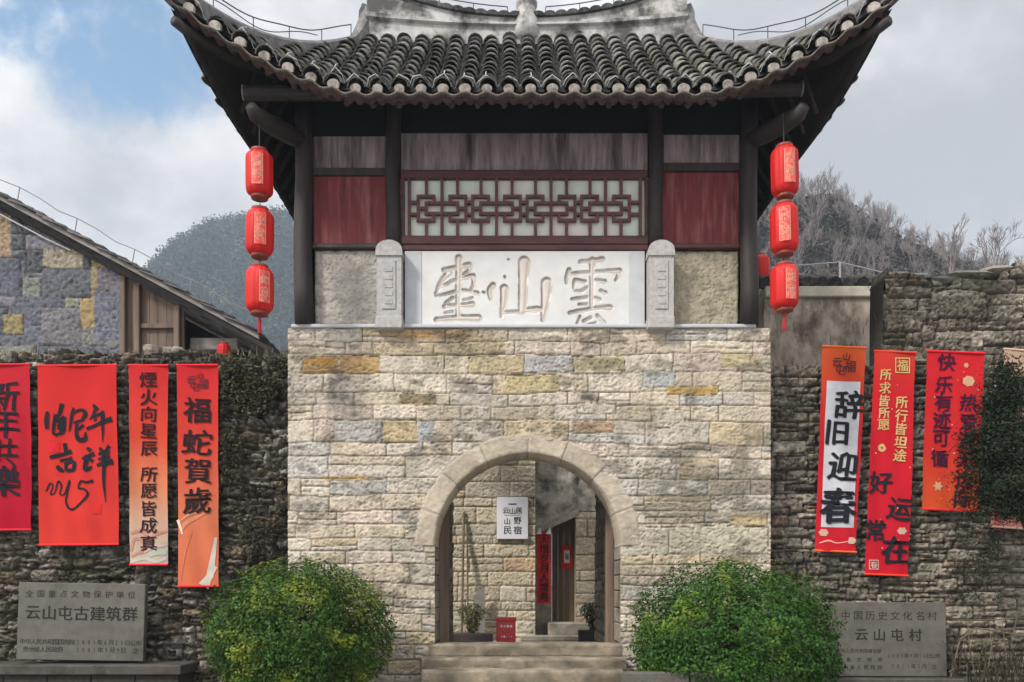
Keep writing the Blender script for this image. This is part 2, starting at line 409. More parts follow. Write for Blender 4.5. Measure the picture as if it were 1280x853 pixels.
M['rod'] = material('banner_rod', (.42, .03, .03), .6, .2, 8, 0)
M['plaque'] = material('grey_plaque_stone', (.105, .096, .08), .6, .25, 4, .2, 50, dirt=(.06, .053, .043), dscale=2.2, dlo=.48, dhi=.7, spec=.4)
M['ledge'] = material('dark_ledge_stone', (.075, .068, .056), .8, .3, 5, .5, 40, dirt=(.03, .03, .022), dscale=3, dlo=.48, dhi=.65)  # dark stone with darker blotches
M['engrave'] = material('engraved_paint', (.022, .02, .017), .9, .3, 20, 0)
M['leaf'] = material('shrub_leaf', None, .55, .15, 8, 0, spec=.18, trans=.22)
M['bark'] = material('bark', (.10, .08, .06), .95, .4, 12, .6, 30, (1, 1, .3))
M['bare'] = material('pale_bark', (.20, .17, .16), .95, .35, 1.2, 0)
M['dry'] = material('dry_stem', (.14, .11, .075), .95, .4, 12, .3, 40)
M['ground'] = material('flagstones', (.26, .245, .22), .95, .3, 1.5, .4, 9, dirt=(.16, .15, .13), dscale=.6, dlo=.45, dhi=.65)
M['hill'] = material('hillside_soil', (.02, .03, .022), 1, .5, .2, 0)
M['hillr'] = material('hillside_dry', (.055, .048, .034), 1, .5, .3, 0)
M['old_plaster'] = material('stained_mud_plaster', (.36, .30, .24), .95, .4, 5, 1.0, 12, (1, 1, .6), dirt=(.11, .088, .066), dscale=2.6, dlo=.46, dhi=.62)
M['coping'] = material('cream_coping', (.42, .385, .31), .9, .2, 5, .3, 30)
M['stained'] = material('black_stained_plaster', (.40, .37, .32), .95, .35, 4, .7, 18, dirt=(.055, .05, .047), dscale=2.6, dlo=.43, dhi=.64)
M['old_plank'] = material('weathered_plank', (.19, .135, .10), .85, .35, 12, .5, 40, (1, 1, .1), dirt=(.08, .055, .045), dscale=6, dlo=.5, dhi=.7)
M['door'] = material('old_door_plank', (.15, .105, .07), .85, .4, 12, .5, 40, (1, 1, .1))
M['grey_beam'] = material('grey_beam', (.24, .22, .205), .85, .25, 8, .3, 40, (.2, 1, 1))
M['roof_slate'] = material('thin_roof_tiles', None, .9, .35, 9, .5, 40)
M['shade_black'] = material('painted_shade_black', (.008, .008, .008), .9, .3, 3, 0)  # near-black, so the shade under the eaves and indoors sits in the colour
M['sign'] = material('white_sign', (.74, .75, .78), .5, .05, 4, 0)
M['red_paper'] = material('red_paper', (.62, .02, .02), .6, .15, 8, .1, 30)
M['red_box'] = material('red_painted_metal', (.33, .012, .014), .4, .12, 6, .05, 20, spec=.5)
M['white_paint'] = material('white_lettering', (.72, .66, .64), .7, .1, 8, 0)
M['pot'] = material('dark_planter', (.05, .043, .04), .7, .3, 6, .2, 30)
M['passage'] = M['rubble']

# ------------------------------------------------------------------ the ground
GZ = -.9
gr = MB().box(-500, 500, -14, 770, GZ-.3, GZ, (1, 1, 1)); tag(obj('ground', gr, M['ground']), kind='structure')
cy = MB().box(-6, 7, 3.0, 14, GZ, -.42); tag(obj('courtyard_paving', cy, M['slab']), kind='structure')

# ------------------------------------------------------------------ gate tower: stone base
CX = .21
gate = thing('gate_tower', 'stone village gate with round arch and timber storey under upturned tiled roof', 'gate tower', (CX, 0, GZ))
GL, GR, GT = wx(360), wx(963), wz(411)
AC, AR, AS = .195, 1.165, 1.22         # arch centre x, radius, springing z
cb = [GZ-.05, -.72, -.55, -.38, -.20, wz(806), wz(790), wz(767), wz(748), wz(730), wz(706), wz(690), wz(674), wz(656), wz(639), wz(619), wz(598), wz(570), wz(554), wz(526), wz(508), wz(492), wz(468), wz(444), wz(427.5), GT+.01]
buff, grey, pink, och, pale, blue = (.53, .455, .355), (.485, .435, .37), (.525, .44, .37), (.52, .425, .295), (.57, .505, .415), (.455, .43, .39)
pal = [(buff, .32), (grey, .24), (pink, .13), (och, .06), (pale, .20), (blue, .05)]
sts = stones(GL-.2, GR+.2, cb, (.30, .72), 31, pal, split=.16, var=.09)
# single stones whose colour stands out
for x0, x1, y0, y1, col in [(380, 423, 446.5, 467.5, (.44, .27, .10)), (425, 474, 445.5, 468, (.45, .30, .14)), (531, 548, 446, 468, (.45, .40, .31)), (479, 521, 527, 553.5, (.46, .37, .225)), (522, 544, 527, 555, (.37, .37, .37)),
        (498, 546, 494, 506.5, (.24, .19, .11)), (656, 718, 445, 466, (.41, .395, .39)), (804, 846, 467, 486.5, (.40, .405, .39)), (714, 768, 528, 541, (.42, .28, .19)), (836, 898, 485.5, 496, (.45, .30, .11)), (900, 946, 444, 464, (.47, .40, .25)),
        (718, 780, 445, 465, (.47, .41, .26)), (851, 869, 580, 594, (.44, .32, .14)), (912, 960, 643, 659, (.46, .36, .21)), (633, 700, 469, 492, (.46, .385, .22)), (543, 632, 427.5, 443.5, (.45, .375, .245)), (586, 656, 446, 467, (.44, .36, .23)), (836, 961, 660, 693.5, (.46, .42, .325)), (766, 836, 660, 694.5, (.45, .405, .335)),
        (720, 770, 506, 519, (.46, .42, .34)), (815, 856, 513, 534, (.47, .425, .345)), (411, 480, 600, 617, (.42, .40, .355)), (418, 534, 527, 554, (.43, .405, .37)) if False else (418, 478, 527, 554, (.43, .405, .37))]:
    sts.append([wx(x0), wx(x1), wz(y1), wz(y0), np.array(col), .75, random.uniform(-1, 1), random.uniform(-1, 1)])
acc = []
for px, py, hw, hh, col, k in [(545, 419, 55, 7, (.40, .25, .10), .9), (566, 421, 24, 4.5, (.15, .09, .035), .9), (430, 598, 34, 3, (.42, .26, .08), .8), (880, 560, 40, 7, (.24, .21, .17), .8), (402, 452, 18, 5, (.30, .15, .03), .7), (860, 590, 60, 9, (.22, .2, .17), .7), (925, 615, 30, 7, (.24, .22, .19), .7), (733, 497, 9, 4, (.02, .017, .014), 1.6), (352+20, 560, 12, 3, (.2, .17, .13), .8)]:  # the near-black spot paints the shade of a small hole in the masonry
    acc.append((wx(px), wz(py), hw/100, hh/100, col, k))
def gate_stain(X, Z, c):
    px, py = X*100+640, 805-Z*100
    g = sstep(.49, .63, fbm(X*3.1, Z*5.5, 91, 5, .6)+.23*sstep(780, 880, px)*sstep(560, 600, py)*sstep(668, 640, py)-.06)
    g2 = sstep(.52, .70, fbm(X*2.2, Z*3.1, 95, 5, .6)+.20*sstep(740, 810, py))
    drip = sstep(.50, .66, fbm(X*7.5, Z*.7, 97, 4, .6))*sstep(.35, .6, fbm(X*1.1, Z*1.3, 98, 3))*.34
    c = c*(1-drip[..., None])+np.array((.20, .175, .135))*drip[..., None]
    c = c*(1-.62*g[..., None])+np.array((.13, .115, .09))*.62*g[..., None]*.9
    return c*(1-.35*g2[..., None])+np.array((.15, .14, .09))*.35*g2[..., None]
def gate_mask(x, z):
    r = np.hypot(x-AC, z-AS)
    return ~(((z > AS) & (r < AR+.14)) | ((z <= AS) & (z > -.17) & (abs(x-AC) < AR+.0)))
masonry('stone_wall', GL, GR, GZ, GT, 0, .0135, sts, M['gate_stone'], gate, seed=3, joint=.0085, edge=.007, relief=.014, warp=.034, wscale=1.6, rough=.0105,
        mortar=(.20, .17, .13), accents=acc, stain=gate_stain, mask=gate_mask, thick=.3, sides=False, back=False, crack=.52, mott=.36,
        slope=lambda X, Z: .03*sstep(1.0, 2.6, X)*np.sin(Z*3.0+.6))
# ring of voussoirs with the soffit behind it
def arch_ring():
    r = np.random.RandomState(5); nth, nr = 300, 22; ro = AR+.25
    th = np.linspace(0, math.pi, nth); brk = np.array([0, .36, .80, 1.20, 1.57, 2.02, 2.43, 2.80, math.pi]); vcol = [np.array((.40, .345, .27))*r.uniform(.90, 1.08) for _ in range(9)]
    V = []; Cl = []; rows = []
    rr = np.concatenate([[AR]*1, np.linspace(AR, ro, nr)])
    for a in th:
        k = min(np.searchsorted(brk, a, 'right')-1, 7); d = min(abs(a-brk[k]), abs(brk[k+1]-a))*(AR+.1)
        base = vcol[k]*(.85+.3*fbm(np.array(a*6), np.array(2.0), 44)); j = sstep(.002, .012, np.array(d))
        for i, q in enumerate(rr):
            x, z = AC+q*math.cos(a), AS+q*math.sin(a)
            e = min(abs(q-AR), abs(ro-q)); y = -.016+.010*(1-sstep(0, .03, np.array(e)))+.014*(1-float(j))-.022*(float(fbm(np.array(x*16), np.array(z*16), 47, 5, .65))-.5)
            if i == 0: y = .6
            V.append((x, float(y), z)); Cl.append(base*(.62+.38*float(j))*(.68+.64*float(fbm(np.array(x*6), np.array(z*9), 48, 5, .6))))
    m = len(rr); F = []
    for i in range(nth-1):
        for k in range(m-1):
            a = i*m+k; F.append((a, a+1, a+m+1, a+m))
    # close the outer edge into the wall
    k0 = len(V)
    for i in range(nth): V.append((V[i*m+m-1][0], .05, V[i*m+m-1][2])); Cl.append(Cl[i*m+m-1])
    for i in range(nth-1): F.append((i*m+m-1, k0+i, k0+i+1, (i+1)*m+m-1))
    return np.array(V), np.array(F), np.array(Cl)
V, F, Cl = arch_ring(); nobj('arch_ring', V, F, Cl, M['gate_stone'], gate)
jb = stones(-.1, 3.2, [-.2, 0, .22, .4, .62, .8, 1.02, 1.24], (.35, .7), 8, [((.42, .37, .29), .6), ((.36, .33, .27), .4)], 0)
for side in (-1, 1):
    mb = MB(); xj = AC+side*AR
    for i, (a, b) in enumerate(zip([0, .25, .44, .66, .86, 1.05], [.25, .44, .66, .86, 1.05, AS])):
        c = np.array((.30, .26, .21))*random.uniform(.85, 1.15)
        mb.box(min(xj-side*.008, xj+side*.3), max(xj-side*.008, xj+side*.3), .008, .6, a+.004, b-.004, c, .012)
    obj('arch_jamb', mb, M['step'], gate)
# side and rear of the masonry block, passage walls, passage ceiling
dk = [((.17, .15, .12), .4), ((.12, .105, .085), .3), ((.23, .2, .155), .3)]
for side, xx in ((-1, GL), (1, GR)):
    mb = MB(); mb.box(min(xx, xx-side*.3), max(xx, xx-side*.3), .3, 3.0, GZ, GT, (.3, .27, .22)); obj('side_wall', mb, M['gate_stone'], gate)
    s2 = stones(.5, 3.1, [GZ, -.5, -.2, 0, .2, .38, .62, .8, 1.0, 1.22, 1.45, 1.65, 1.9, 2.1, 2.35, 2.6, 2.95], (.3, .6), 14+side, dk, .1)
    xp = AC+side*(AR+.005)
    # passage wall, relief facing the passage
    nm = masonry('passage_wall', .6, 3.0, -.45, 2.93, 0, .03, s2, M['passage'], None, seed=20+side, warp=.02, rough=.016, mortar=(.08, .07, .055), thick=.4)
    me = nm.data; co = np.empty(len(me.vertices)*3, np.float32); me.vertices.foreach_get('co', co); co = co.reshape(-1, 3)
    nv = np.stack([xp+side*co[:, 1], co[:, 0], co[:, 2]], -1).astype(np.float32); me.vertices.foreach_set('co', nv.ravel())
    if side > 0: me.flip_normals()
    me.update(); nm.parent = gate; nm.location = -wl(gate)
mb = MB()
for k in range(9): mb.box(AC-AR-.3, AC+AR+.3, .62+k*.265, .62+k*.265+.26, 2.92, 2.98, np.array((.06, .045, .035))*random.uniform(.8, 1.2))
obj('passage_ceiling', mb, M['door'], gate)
mb = MB().box(GL, AC-AR-.4, 3.0, 3.25, GZ, GT).box(AC+AR+.4, GR, 3.0, 3.25, GZ, GT).box(AC-AR-.4, AC+AR+.4, 3.0, 3.25, 2.93, GT)
obj('rear_wall', mb, M['slab'], gate)
mb = MB().box(AC-AR, AC+AR, .28, 3.0, -.5, -.26); obj('passage_floor', mb, M['slab'], gate)
for a, b in ((AC-AR+.002, AC-AR+.13), (AC+AR-.11, AC+AR-.002)): obj('door_post', MB().box(a, b, .605, .78, -.26, 2.05, bev=.008), M['old_plank'], gate)
# thin ledge between masonry and timber storey
mb = MB().box(wx(365), wx(944), -.045, .3, GT+.003, GT+.045, bev=.008); obj('stone_ledge', mb, M['white_grey'], gate)

# ------------------------------------------------------------------ gate tower: storey
LZ = GT+.046
def zp(py): return (805-py)/100.0
# rough plaster panels beside the tablet
def rough_panel(x0, x1, z0, z1, y, mat, col, seed):
    nx, nz = int((x1-x0)/.012), int((z1-z0)/.012); X, Z = np.meshgrid(np.linspace(x0, x1, nx), np.linspace(z0, z1, nz))
    n = fbm(X*9, Z*11, seed, 5, .6); sc_ = np.abs(fbm(X*13, Z*22, seed+7, 3)-.5)
    Y = y-.025*n+.012*(sc_ < .04); e = np.minimum(np.minimum(X-x0, x1-X), np.minimum(Z-z0, z1-Z)); Y += .02*(1-sstep(0, .02, e))
    idx = np.arange(nx*nz).reshape(nz, nx); F = np.stack([idx[:-1, :-1], idx[:-1, 1:], idx[1:, 1:], idx[1:, :-1]], -1).reshape(-1, 4)
    return nobj('plaster_panel', np.stack([X, Y, Z], -1).reshape(-1, 3), F, np.ones((nx*nz, 3)), mat, gate)
rough_panel(wx(391), wx(474), LZ, zp(309), .10, M['plaster_rough'], None, 3)
rough_panel(wx(840), wx(926), LZ, zp(310), .10, M['plaster_tan'], None, 8)
# tablet with carved characters
def tablet():
    x0, x1, z0, z1 = wx(527), wx(786), LZ+.002, zp(313); res = .0062
    nx, nz = int((x1-x0)/res), int((z1-z0)/res); X, Z = np.meshgrid(np.linspace(x0, x1, nx), np.linspace(z0, z1, nz))
    A = lambda u, v: (wx(525+u/8.12), zp(310+v/8.12)); B = lambda u, v: (wx(665+u/8.126), zp(310+v/8.126))
    S = []
    def st(fn, pts, ws):
        q = catmull([(*fn(*p), w_/812/2) for p, w_ in zip(pts, ws)], 5); S.append(q)
    st(A, [(392, 95), (392, 250), (385, 420)], [70, 62, 60]); st(A, [(385, 470), (385, 600), (388, 710)], [50, 55, 55])
    st(A, [(245, 215), (370, 185), (500, 165)], [50, 45, 60]); st(A, [(500, 165), (500, 215), (430, 265)], [45, 40, 25])
    st(A, [(290, 250), (215, 330), (160, 455)], [62, 52, 30]); st(A, [(190, 395), (330, 330), (520, 275)], [35, 40, 48])
    st(A, [(540, 275), (545, 350), (520, 420)], [46, 42, 36]); st(A, [(160, 480), (300, 450), (440, 425), (580, 455)], [20, 34, 40, 45])
    st(A, [(330, 500), (260, 550)], [40, 30]); st(A, [(250, 585), (400, 575), (530, 565)], [46, 46, 60]); st(A, [(250, 650), (330, 640)], [22, 30])
    st(A, [(165, 720), (300, 705), (450, 700), (590, 705)], [48, 55, 60, 72]); st(A, [(440, 520), (530, 500)], [24, 28])
    st(A, [(740, 370), (705, 420), (715, 510)], [60, 48, 24]); st(A, [(855, 400), (850, 520), (825, 690)], [80, 66, 30]); st(A, [(830, 650), (980, 640), (1100, 625), (1190, 640)], [44, 44, 46, 36])
    st(A, [(1055, 130), (1048, 350), (1040, 625)], [112, 92, 84]); st(B, [(-40, 620), (60, 610), (110, 620)], [48, 52, 40])
    st(B, [(150, 345), (140, 520), (108, 725)], [112, 90, 34]); st(A, [(640, 440), (655, 445)], [22, 22]); st(A, [(860, 280), (866, 292)], [20, 20]); st(A, [(890, 108), (910, 110)], [12, 12])
    st(B, [(495, 130), (620, 115), (720, 105)], [40, 40, 52]); st(B, [(378, 215), (352, 300), (350, 350)], [46, 34, 18]); st(B, [(380, 255), (560, 240), (760, 225), (890, 225)], [38, 40, 42, 56]); st(B, [(890, 225), (880, 270), (850, 320)], [46, 34, 18])
    st(B, [(615, 110), (612, 350), (610, 570)], [56, 50, 46]); st(B, [(440, 315), (540, 335)], [34, 40]); st(B, [(430, 330), (425, 400)], [28, 24]); st(B, [(440, 425), (500, 430), (560, 390)], [26, 40, 30]); st(B, [(410, 510), (520, 500), (560, 490)], [26, 38, 36])
    st(B, [(650, 320), (740, 335)], [40, 52]); st(B, [(700, 425), (745, 450)], [34, 46]); st(B, [(640, 500), (690, 520)], [36, 46]); st(B, [(480, 565), (560, 560)], [22, 26])
    st(B, [(385, 650), (520, 628), (680, 600), (800, 600)], [36, 42, 46, 62]); st(B, [(490, 690), (455, 760)], [26, 20]); st(B, [(530, 735), (600, 700)], [36, 36]); st(B, [(665, 680), (740, 760)], [36, 46]); st(B, [(540, 790), (600, 765), (650, 750)], [24, 26, 22])
    d = np.full(X.shape, 9.0)
    Xw = X+.006*(fbm(X*16, Z*16, 60)-.5)*2; Zw = Z+.006*(fbm(X*16+9, Z*16, 61)-.5)*2
    for q in S:
        for a, b in zip(q[:-1], q[1:]):
            ab = b[:2]-a[:2]; t = np.clip(((Xw-a[0])*ab[0]+(Zw-a[1])*ab[1])/(ab@ab+1e-12), 0, 1)
            d = np.minimum(d, np.hypot(Xw-a[0]-t*ab[0], Zw-a[1]-t*ab[1])-(a[2]+(b[2]-a[2])*t))
    dep = sstep(.007, -.009, d); floor_ = .030-.016*sstep(.0, -.05, d)
    Y = .03+dep*floor_+.003*(fbm(X*5, Z*5, 62)-.5)
    col = np.ones(X.shape+(3,))*np.array((.60, .60, .59)); ins = sstep(.0, -.02, d)[..., None]
    col = col*(1-ins)+np.array((.57, .505, .455))*ins
    gr_ = np.exp(-(d/.0095)**2)*sstep(.30, .62, fbm(X*9, Z*9, 63))*.75; col = col*(1-gr_[..., None])+np.array((.26, .235, .17))*gr_[..., None]
    col *= (.95+.1*fbm(X*3, Z*3, 66))[..., None]
    idx = np.arange(nx*nz).reshape(nz, nx); F = np.stack([idx[:-1, :-1], idx[:-1, 1:], idx[1:, 1:], idx[1:, :-1]], -1).reshape(-1, 4)
    o = nobj('inscribed_tablet', np.stack([X, Y, Z], -1).reshape(-1, 3), F, col.reshape(-1, 3), M['tablet'], gate)
    o['label'] = 'whitewashed tablet carved with three large characters'
tablet()
for a, b in ((505.5, 527), (786, 806.5)):
    obj('tablet_border', MB().box(wx(a), wx(b), .022, .15, LZ, zp(313), bev=.006), M['white_grey'], gate)
# grey stone posts with rounded heads
for c in (488.5, 824):
    x = wx(c); hw = .165; z0, z1 = zp(412), zp(306)
    mb = MB(); pr = []
    for i in range(13):
        a = math.pi*i/12; pr.append((x+hw*.98*math.cos(a), z1-.13+.12*math.sin(a)))
    mb.prism([(x-hw, z1-.20), (x+hw, z1-.20)]+pr, -.17, .08)
    mb.box(x-hw*.92, x+hw*.92, -.15, .08, z0+.12, z1-.20); mb.box(x-hw, x+hw, -.16, .08, z0-.03, z0+.12, bev=.01)
    mb.box(x-hw*.52, x+hw*.52, -.163, -.149, z0+.2, z1-.26, bev=.006); 
    for i in range(5): mb.box(x-hw*.3, x+hw*.3, -.170, -.162, z0+.26+i*.10, z0+.32+i*.10, bev=.004)
    obj('stone_post', mb, M['grey_post'], gate)
# timber columns
def column(px, hw, y, z0, z1, name='timber_column'):
    x = wx(px); ps = [(x+.012*math.sin(i*1.3+px), y, z0+(z1-z0)*i/6) for i in range(7)]
    return obj(name, MB().tube(ps, [hw*1.04, hw, hw*.99, hw*.98, hw*.97, hw*.96, hw*.95], 14), M['column_wood'], gate, smooth=True)
column(379, .115, .02, LZ, 6.75); column(936.5, .112, .02, LZ, 6.75)
column(491, .095, .03, zp(305), 6.9); column(820, .095, .03, zp(305), 6.9)
for xx in (379, 936.5):
    column(xx, .115, 2.9, LZ, 6.75)
def planks(x0, x1, z0, z1, y, n, mat, name, th=.04, lab=None):
    mb = MB(); w_ = (x1-x0)/n
    for i in range(n):
        o_ = random.uniform(-.0012, .0012)
        mb.box(x0+i*w_+.0006, x0+(i+1)*w_-.0006, y+o_, y+th, z0, z1, bev=.0015)
    o = obj(name, mb, mat, gate); 
    if lab: o['label'] = lab
    return o
planks(wx(390), wx(482), zp(303), zp(217), .075, 5, M['red_wood'], 'wooden_panel', lab='worn red board panel')
planks(wx(829), wx(926), zp(303), zp(211), .075, 6, M['red_wood'], 'wooden_panel', lab='worn dark red board panel')
planks(wx(389), wx(482), zp(209), zp(166), .085, 3, M['grey_wood'], 'upper_panel')
planks(wx(829), wx(927), zp(204), zp(164), .085, 3, M['grey_wood'], 'upper_panel')
planks(wx(500), wx(811), zp(209), zp(162), .085, 7, M['grey_wood'], 'upper_panel')
obj('eave_shade_panel', MB().box(wx(385), wx(930), .12, .16, zp(168), 7.2), M['shade_black'], gate)  # near-black board standing in for the shade under the eave
def beam(x0, x1, z0, z1, y0, y1, mat, name, bev=.012): return obj(name, MB().box(x0, x1, y0, y1, z0, z1, bev=bev), mat, gate)
beam(wx(389), wx(482), zp(217), zp(208), .03, .11, M['dark_wood'], 'rail'); beam(wx(829), wx(926), zp(212), zp(202), .02, .11, M['dark_wood'], 'rail')
beam(wx(389), wx(483), zp(309), zp(302.5), .03, .12, M['dark_wood'], 'rail'); beam(wx(828), wx(926), zp(309), zp(302.5), .03, .12, M['frame_wood'], 'rail')
# lattice window
win = obj('window_frame', MB().box(wx(500), wx(811), 0, .10, zp(222), zp(211.5), bev=.02).box(wx(500), wx(811), .005, .11, zp(305), zp(294), bev=.012).box(wx(500), wx(811), .02, .11, zp(312), zp(304.6), bev=.01)
          .box(wx(500), wx(505), .02, .1, zp(294), zp(222)).box(wx(807), wx(811), .02, .1, zp(294), zp(222)), M['frame_wood'], gate)
obj('pane', MB().box(wx(505), wx(807), .085, .095, zp(294.5), zp(221.5)), M['pane'], win)
lm = MB(); T = .019; y0, y1 = .028, .062
def lv(px, pa, pb): lm.box(wx(px)-T, wx(px)+T, y0+.001*random.random(), y1, min(zp(pa), zp(pb)), max(zp(pa), zp(pb)))
def lh(py, pa, pb): lm.box(wx(min(pa, pb))-T*.98, wx(max(pa, pb))+T*.98, y0-.004+.001*random.random(), y1-.002, zp(py)-T, zp(py)+T)
lv(511, 222, 294); lv(801, 222, 294)
for k in range(4):
    c = 552.1+68.45*k
    lv(c, 222, 294)
    for s in (-1, 1):
        lv(c+s*19.5, 222, 244); lv(c+s*19.5, 274, 294)
        a, b = c+s*30, c+s*10
        lh(244, a, b); lh(274, a, b); lv(a, 244, 274); lv(b, 244, 251); lv(b, 267, 274)
        lh(252.5, c, c+s*20); lh(265.5, c, c+s*20); lv(c+s*20, 252.5, 265.5); lh(259, c+s*20, a)
        e = c+s*34.22 if 0 < k+s+.0 < 3.5 or (k == 0 and s == 1) or (k == 1 and s == -1) else (511 if s < 0 else 801)
        if k == 3 and s == -1: e = c-34.22
        lh(251.5, a, e); lh(266.5, a, e)
obj('lattice', lm, M['lattice'], win)
# side and rear boarding of the storey
for xx in (-2.62, 2.97): obj('side_boarding', MB().box(xx-.03, xx+.03, .1, 2.9, LZ, 7.0), M['dark_wood'], gate)
obj('rear_boarding', MB().box(-2.62, 2.97, 2.9, 2.96, LZ, 7.0), M['dark_wood'], gate)

# ------------------------------------------------------------------ gate tower: roof
RY, RH, RA, CA, CB = 1.5, 8.55, 2.3, 3.88, 2.9       # ridge y and z, half ridge, half width at the corners, half depth at the corners
EZ = 6.33
def eave_f(a):
    u = np.clip((a-1.9)/1.98, 0, 1.02); return -.95-.45*u**2, EZ+.74*u**1.55
def eave_s(b):
    u = np.clip((b-.9)/2.0, 0, 1.02); return 3.5+.38*u**2, EZ+.03+.71*u**3.0
def zf(a, b):      # front/back slope: a = |x-CX|, b = RY-y (distance from the ridge)
    ye, ze = eave_f(a); be = RY-ye; v = np.clip(b/be, 0, 1); return ze+(RH-ze)*(1-v)**1.12
def hip_b(a): return np.clip((a-RA)/(CA-RA), 0, 1)*CB
def zs_(a, b):
    ah = RA+(CA-RA)*b/CB; zh = zf(ah, b); ae, ze = eave_s(b); v = np.clip((a-ah)/np.maximum(ae-ah, 1e-3), 0, 1); return ze+(zh-ze)*(1-v)**1.12
roof = None
def sheet(name, off, mat, parent, inner=False):
    Vv, Ff = [], []
    for sgn in (1, -1):                                  # front / back
        A = np.linspace(-CA, CA, 121); nb = 25; k0 = len(Vv)
        for a in A:
            t = abs(a); b0 = float(hip_b(t)); ye, _ = eave_f(t); b1 = RY-float(ye)
            for j in range(nb):
                b = b0+(b1-b0)*j/(nb-1); Vv.append((CX+a, RY-sgn*b, float(zf(t, b))+off))
        for i in range(120):
            for j in range(nb-1):
                q = (k0+i*nb+j, k0+i*nb+j+1, k0+(i+1)*nb+j+1, k0+(i+1)*nb+j); Ff.append(q if sgn > 0 else q[::-1])
    for sgn in (1, -1):
        Bs = np.linspace(-CB, CB, 81); na = 15; k0 = len(Vv)
        for b in Bs:
            t = abs(b); a0 = RA+(CA-RA)*t/CB; a1 = float(eave_s(t)[0])
            for j in range(na):
                a = a0+(max(a1, a0)-a0)*j/(na-1); Vv.append((CX+sgn*a, RY-b, float(zs_(a, t))+off))
        for i in range(80):
            for j in range(na-1):
                q = (k0+i*na+j, k0+i*na+j+1, k0+(i+1)*na+j+1, k0+(i+1)*na+j); Ff.append(q if sgn < 0 else q[::-1])
    return nobj(name, np.array(Vv), np.array(Ff), np.full((len(Vv), 3), .045), mat, parent)
roof = sheet('roof', -.015, M['tile'], gate)
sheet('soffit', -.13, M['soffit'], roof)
rng = np.random.RandomState(12)
def tile_run(path, side, mb, r=.104, step=.285):
    """overlapping barrel tiles along a path that starts at the eave"""
    path = [Vector(p) for p in path]; L_ = [0]
    for a, b in zip(path[:-1], path[1:]): L_.append(L_[-1]+(b-a).length)
    def at(s):
        for i in range(len(path)-1):
            if s <= L_[i+1] or i == len(path)-2:
                t = (s-L_[i])/max(L_[i+1]-L_[i], 1e-6); return path[i].lerp(path[i+1], t), (path[i+1]-path[i]).normalized()
    s = 0; n = 7
    while s < L_[-1]-.04:
        e = min(s+step*rng.uniform(.78, 1.12), L_[-1]); col = np.array((.145, .139, .13))*rng.uniform(.5, 1.5)*np.array((1, 1, rng.uniform(.85, 1.05)))
        if rng.rand() < .18: col = np.array((.17, .165, .145))*rng.uniform(.8, 1.2)
        rings = []
        jx = rng.uniform(-.014, .014)
        kx = rng.uniform(-.02, .012)
        for q, rr, hh in ((s-.012+kx, r*1.04, .036+rng.uniform(-.006, .008)), (e, r*.93, .004)):
            p, t = at(min(max(q, 0), L_[-1])); 
            if q < 0: p = p+t*q
            sd_ = (side-t*side.dot(t)).normalized(); up = sd_.cross(t).normalized()
            if up.z < 0: up = -up
            rings.append([p+sd_*(rr*math.cos(math.pi*k/(n-1))+jx)+up*(rr*.92*math.sin(math.pi*k/(n-1))+hh) for k in range(n)])
            rings.append([p+sd_*((rr-.016)*math.cos(math.pi*k/(n-1))+jx)+up*((rr-.016)*.92*math.sin(math.pi*k/(n-1))+hh) for k in range(n)])
        o0, i0, o1, _ = rings
        fs = [(k, k+1, n+k+1, n+k) for k in range(n-1)]+[(2*n+k, 2*n+k+1, k+1, k) for k in range(n-1)]
        mb.add(o0+o1+i0, fs, col); s = e
    p, t = at(0); sd_ = (side-t*side.dot(t)).normalized(); up = sd_.cross(t).normalized()
    if up.z < 0: up = -up
    return p, t, sd_, up
tm, plugs, led = MB(), [], MB()
SP = .247; nX = int(CA/SP)
ends_front = []
for sgn in (1, -1):
    for i in range(-15, 16):
        a = i*SP; t = abs(a)
        if t > CA-.08: continue
        b0 = float(hip_b(t)); ye, _ = eave_f(t); b1 = RY-float(ye)
        if b1-b0 < .1: continue
        path = [(CX+a, RY-sgn*(b1+(b0-b1)*k/9), float(zf(t, b1+(b0-b1)*k/9))) for k in range(10)]
        e = tile_run(path, Vector((1, 0, 0)), tm)
        if sgn == 1: ends_front.append(e)
        p, tt, sd_, up = e; n = 9; rr = .064*rng.uniform(.88, 1.06)
        c0 = p-tt*.022
        vs = [c0+sd_*rr*math.cos(math.pi*k/(n-1))+up*(rr*.72*math.sin(math.pi*k/(n-1))+.022) for k in range(n)]+[c0+sd_*rr*.82-up*.035+up*.0, c0-sd_*rr*.82-up*.035]
        vs = vs[:n]+[c0-sd_*rr*.78-up*.022, c0+sd_*rr*.78-up*.022]
        m_ = len(vs); plugs.append(MB()); plugs[-1].add([v-tt*.012 for v in vs]+[v+tt*.05 for v in vs], [tuple(range(m_))]+[(k, (k+1) % m_, m_+(k+1) % m_, m_+k) for k in range(m_)], (1, 1, 1))
for sgn in (1, -1):
    for i in range(-11, 12):
        b = i*SP; t = abs(b)
        if t > CB-.1: continue
        a0 = RA+(CA-RA)*t/CB; a1 = float(eave_s(t)[0])
        if a1-a0 < .1: continue
        path = [(CX+sgn*(a1+(a0-a1)*k/7), RY-b, float(zs_(a1+(a0-a1)*k/7, t))) for k in range(8)]
        tile_run(path, Vector((0, 1, 0)), tm)
obj('barrel_tiles', tm, M['tile'], roof); [obj('eave_plug', q, M['lime'], roof) for q in plugs]
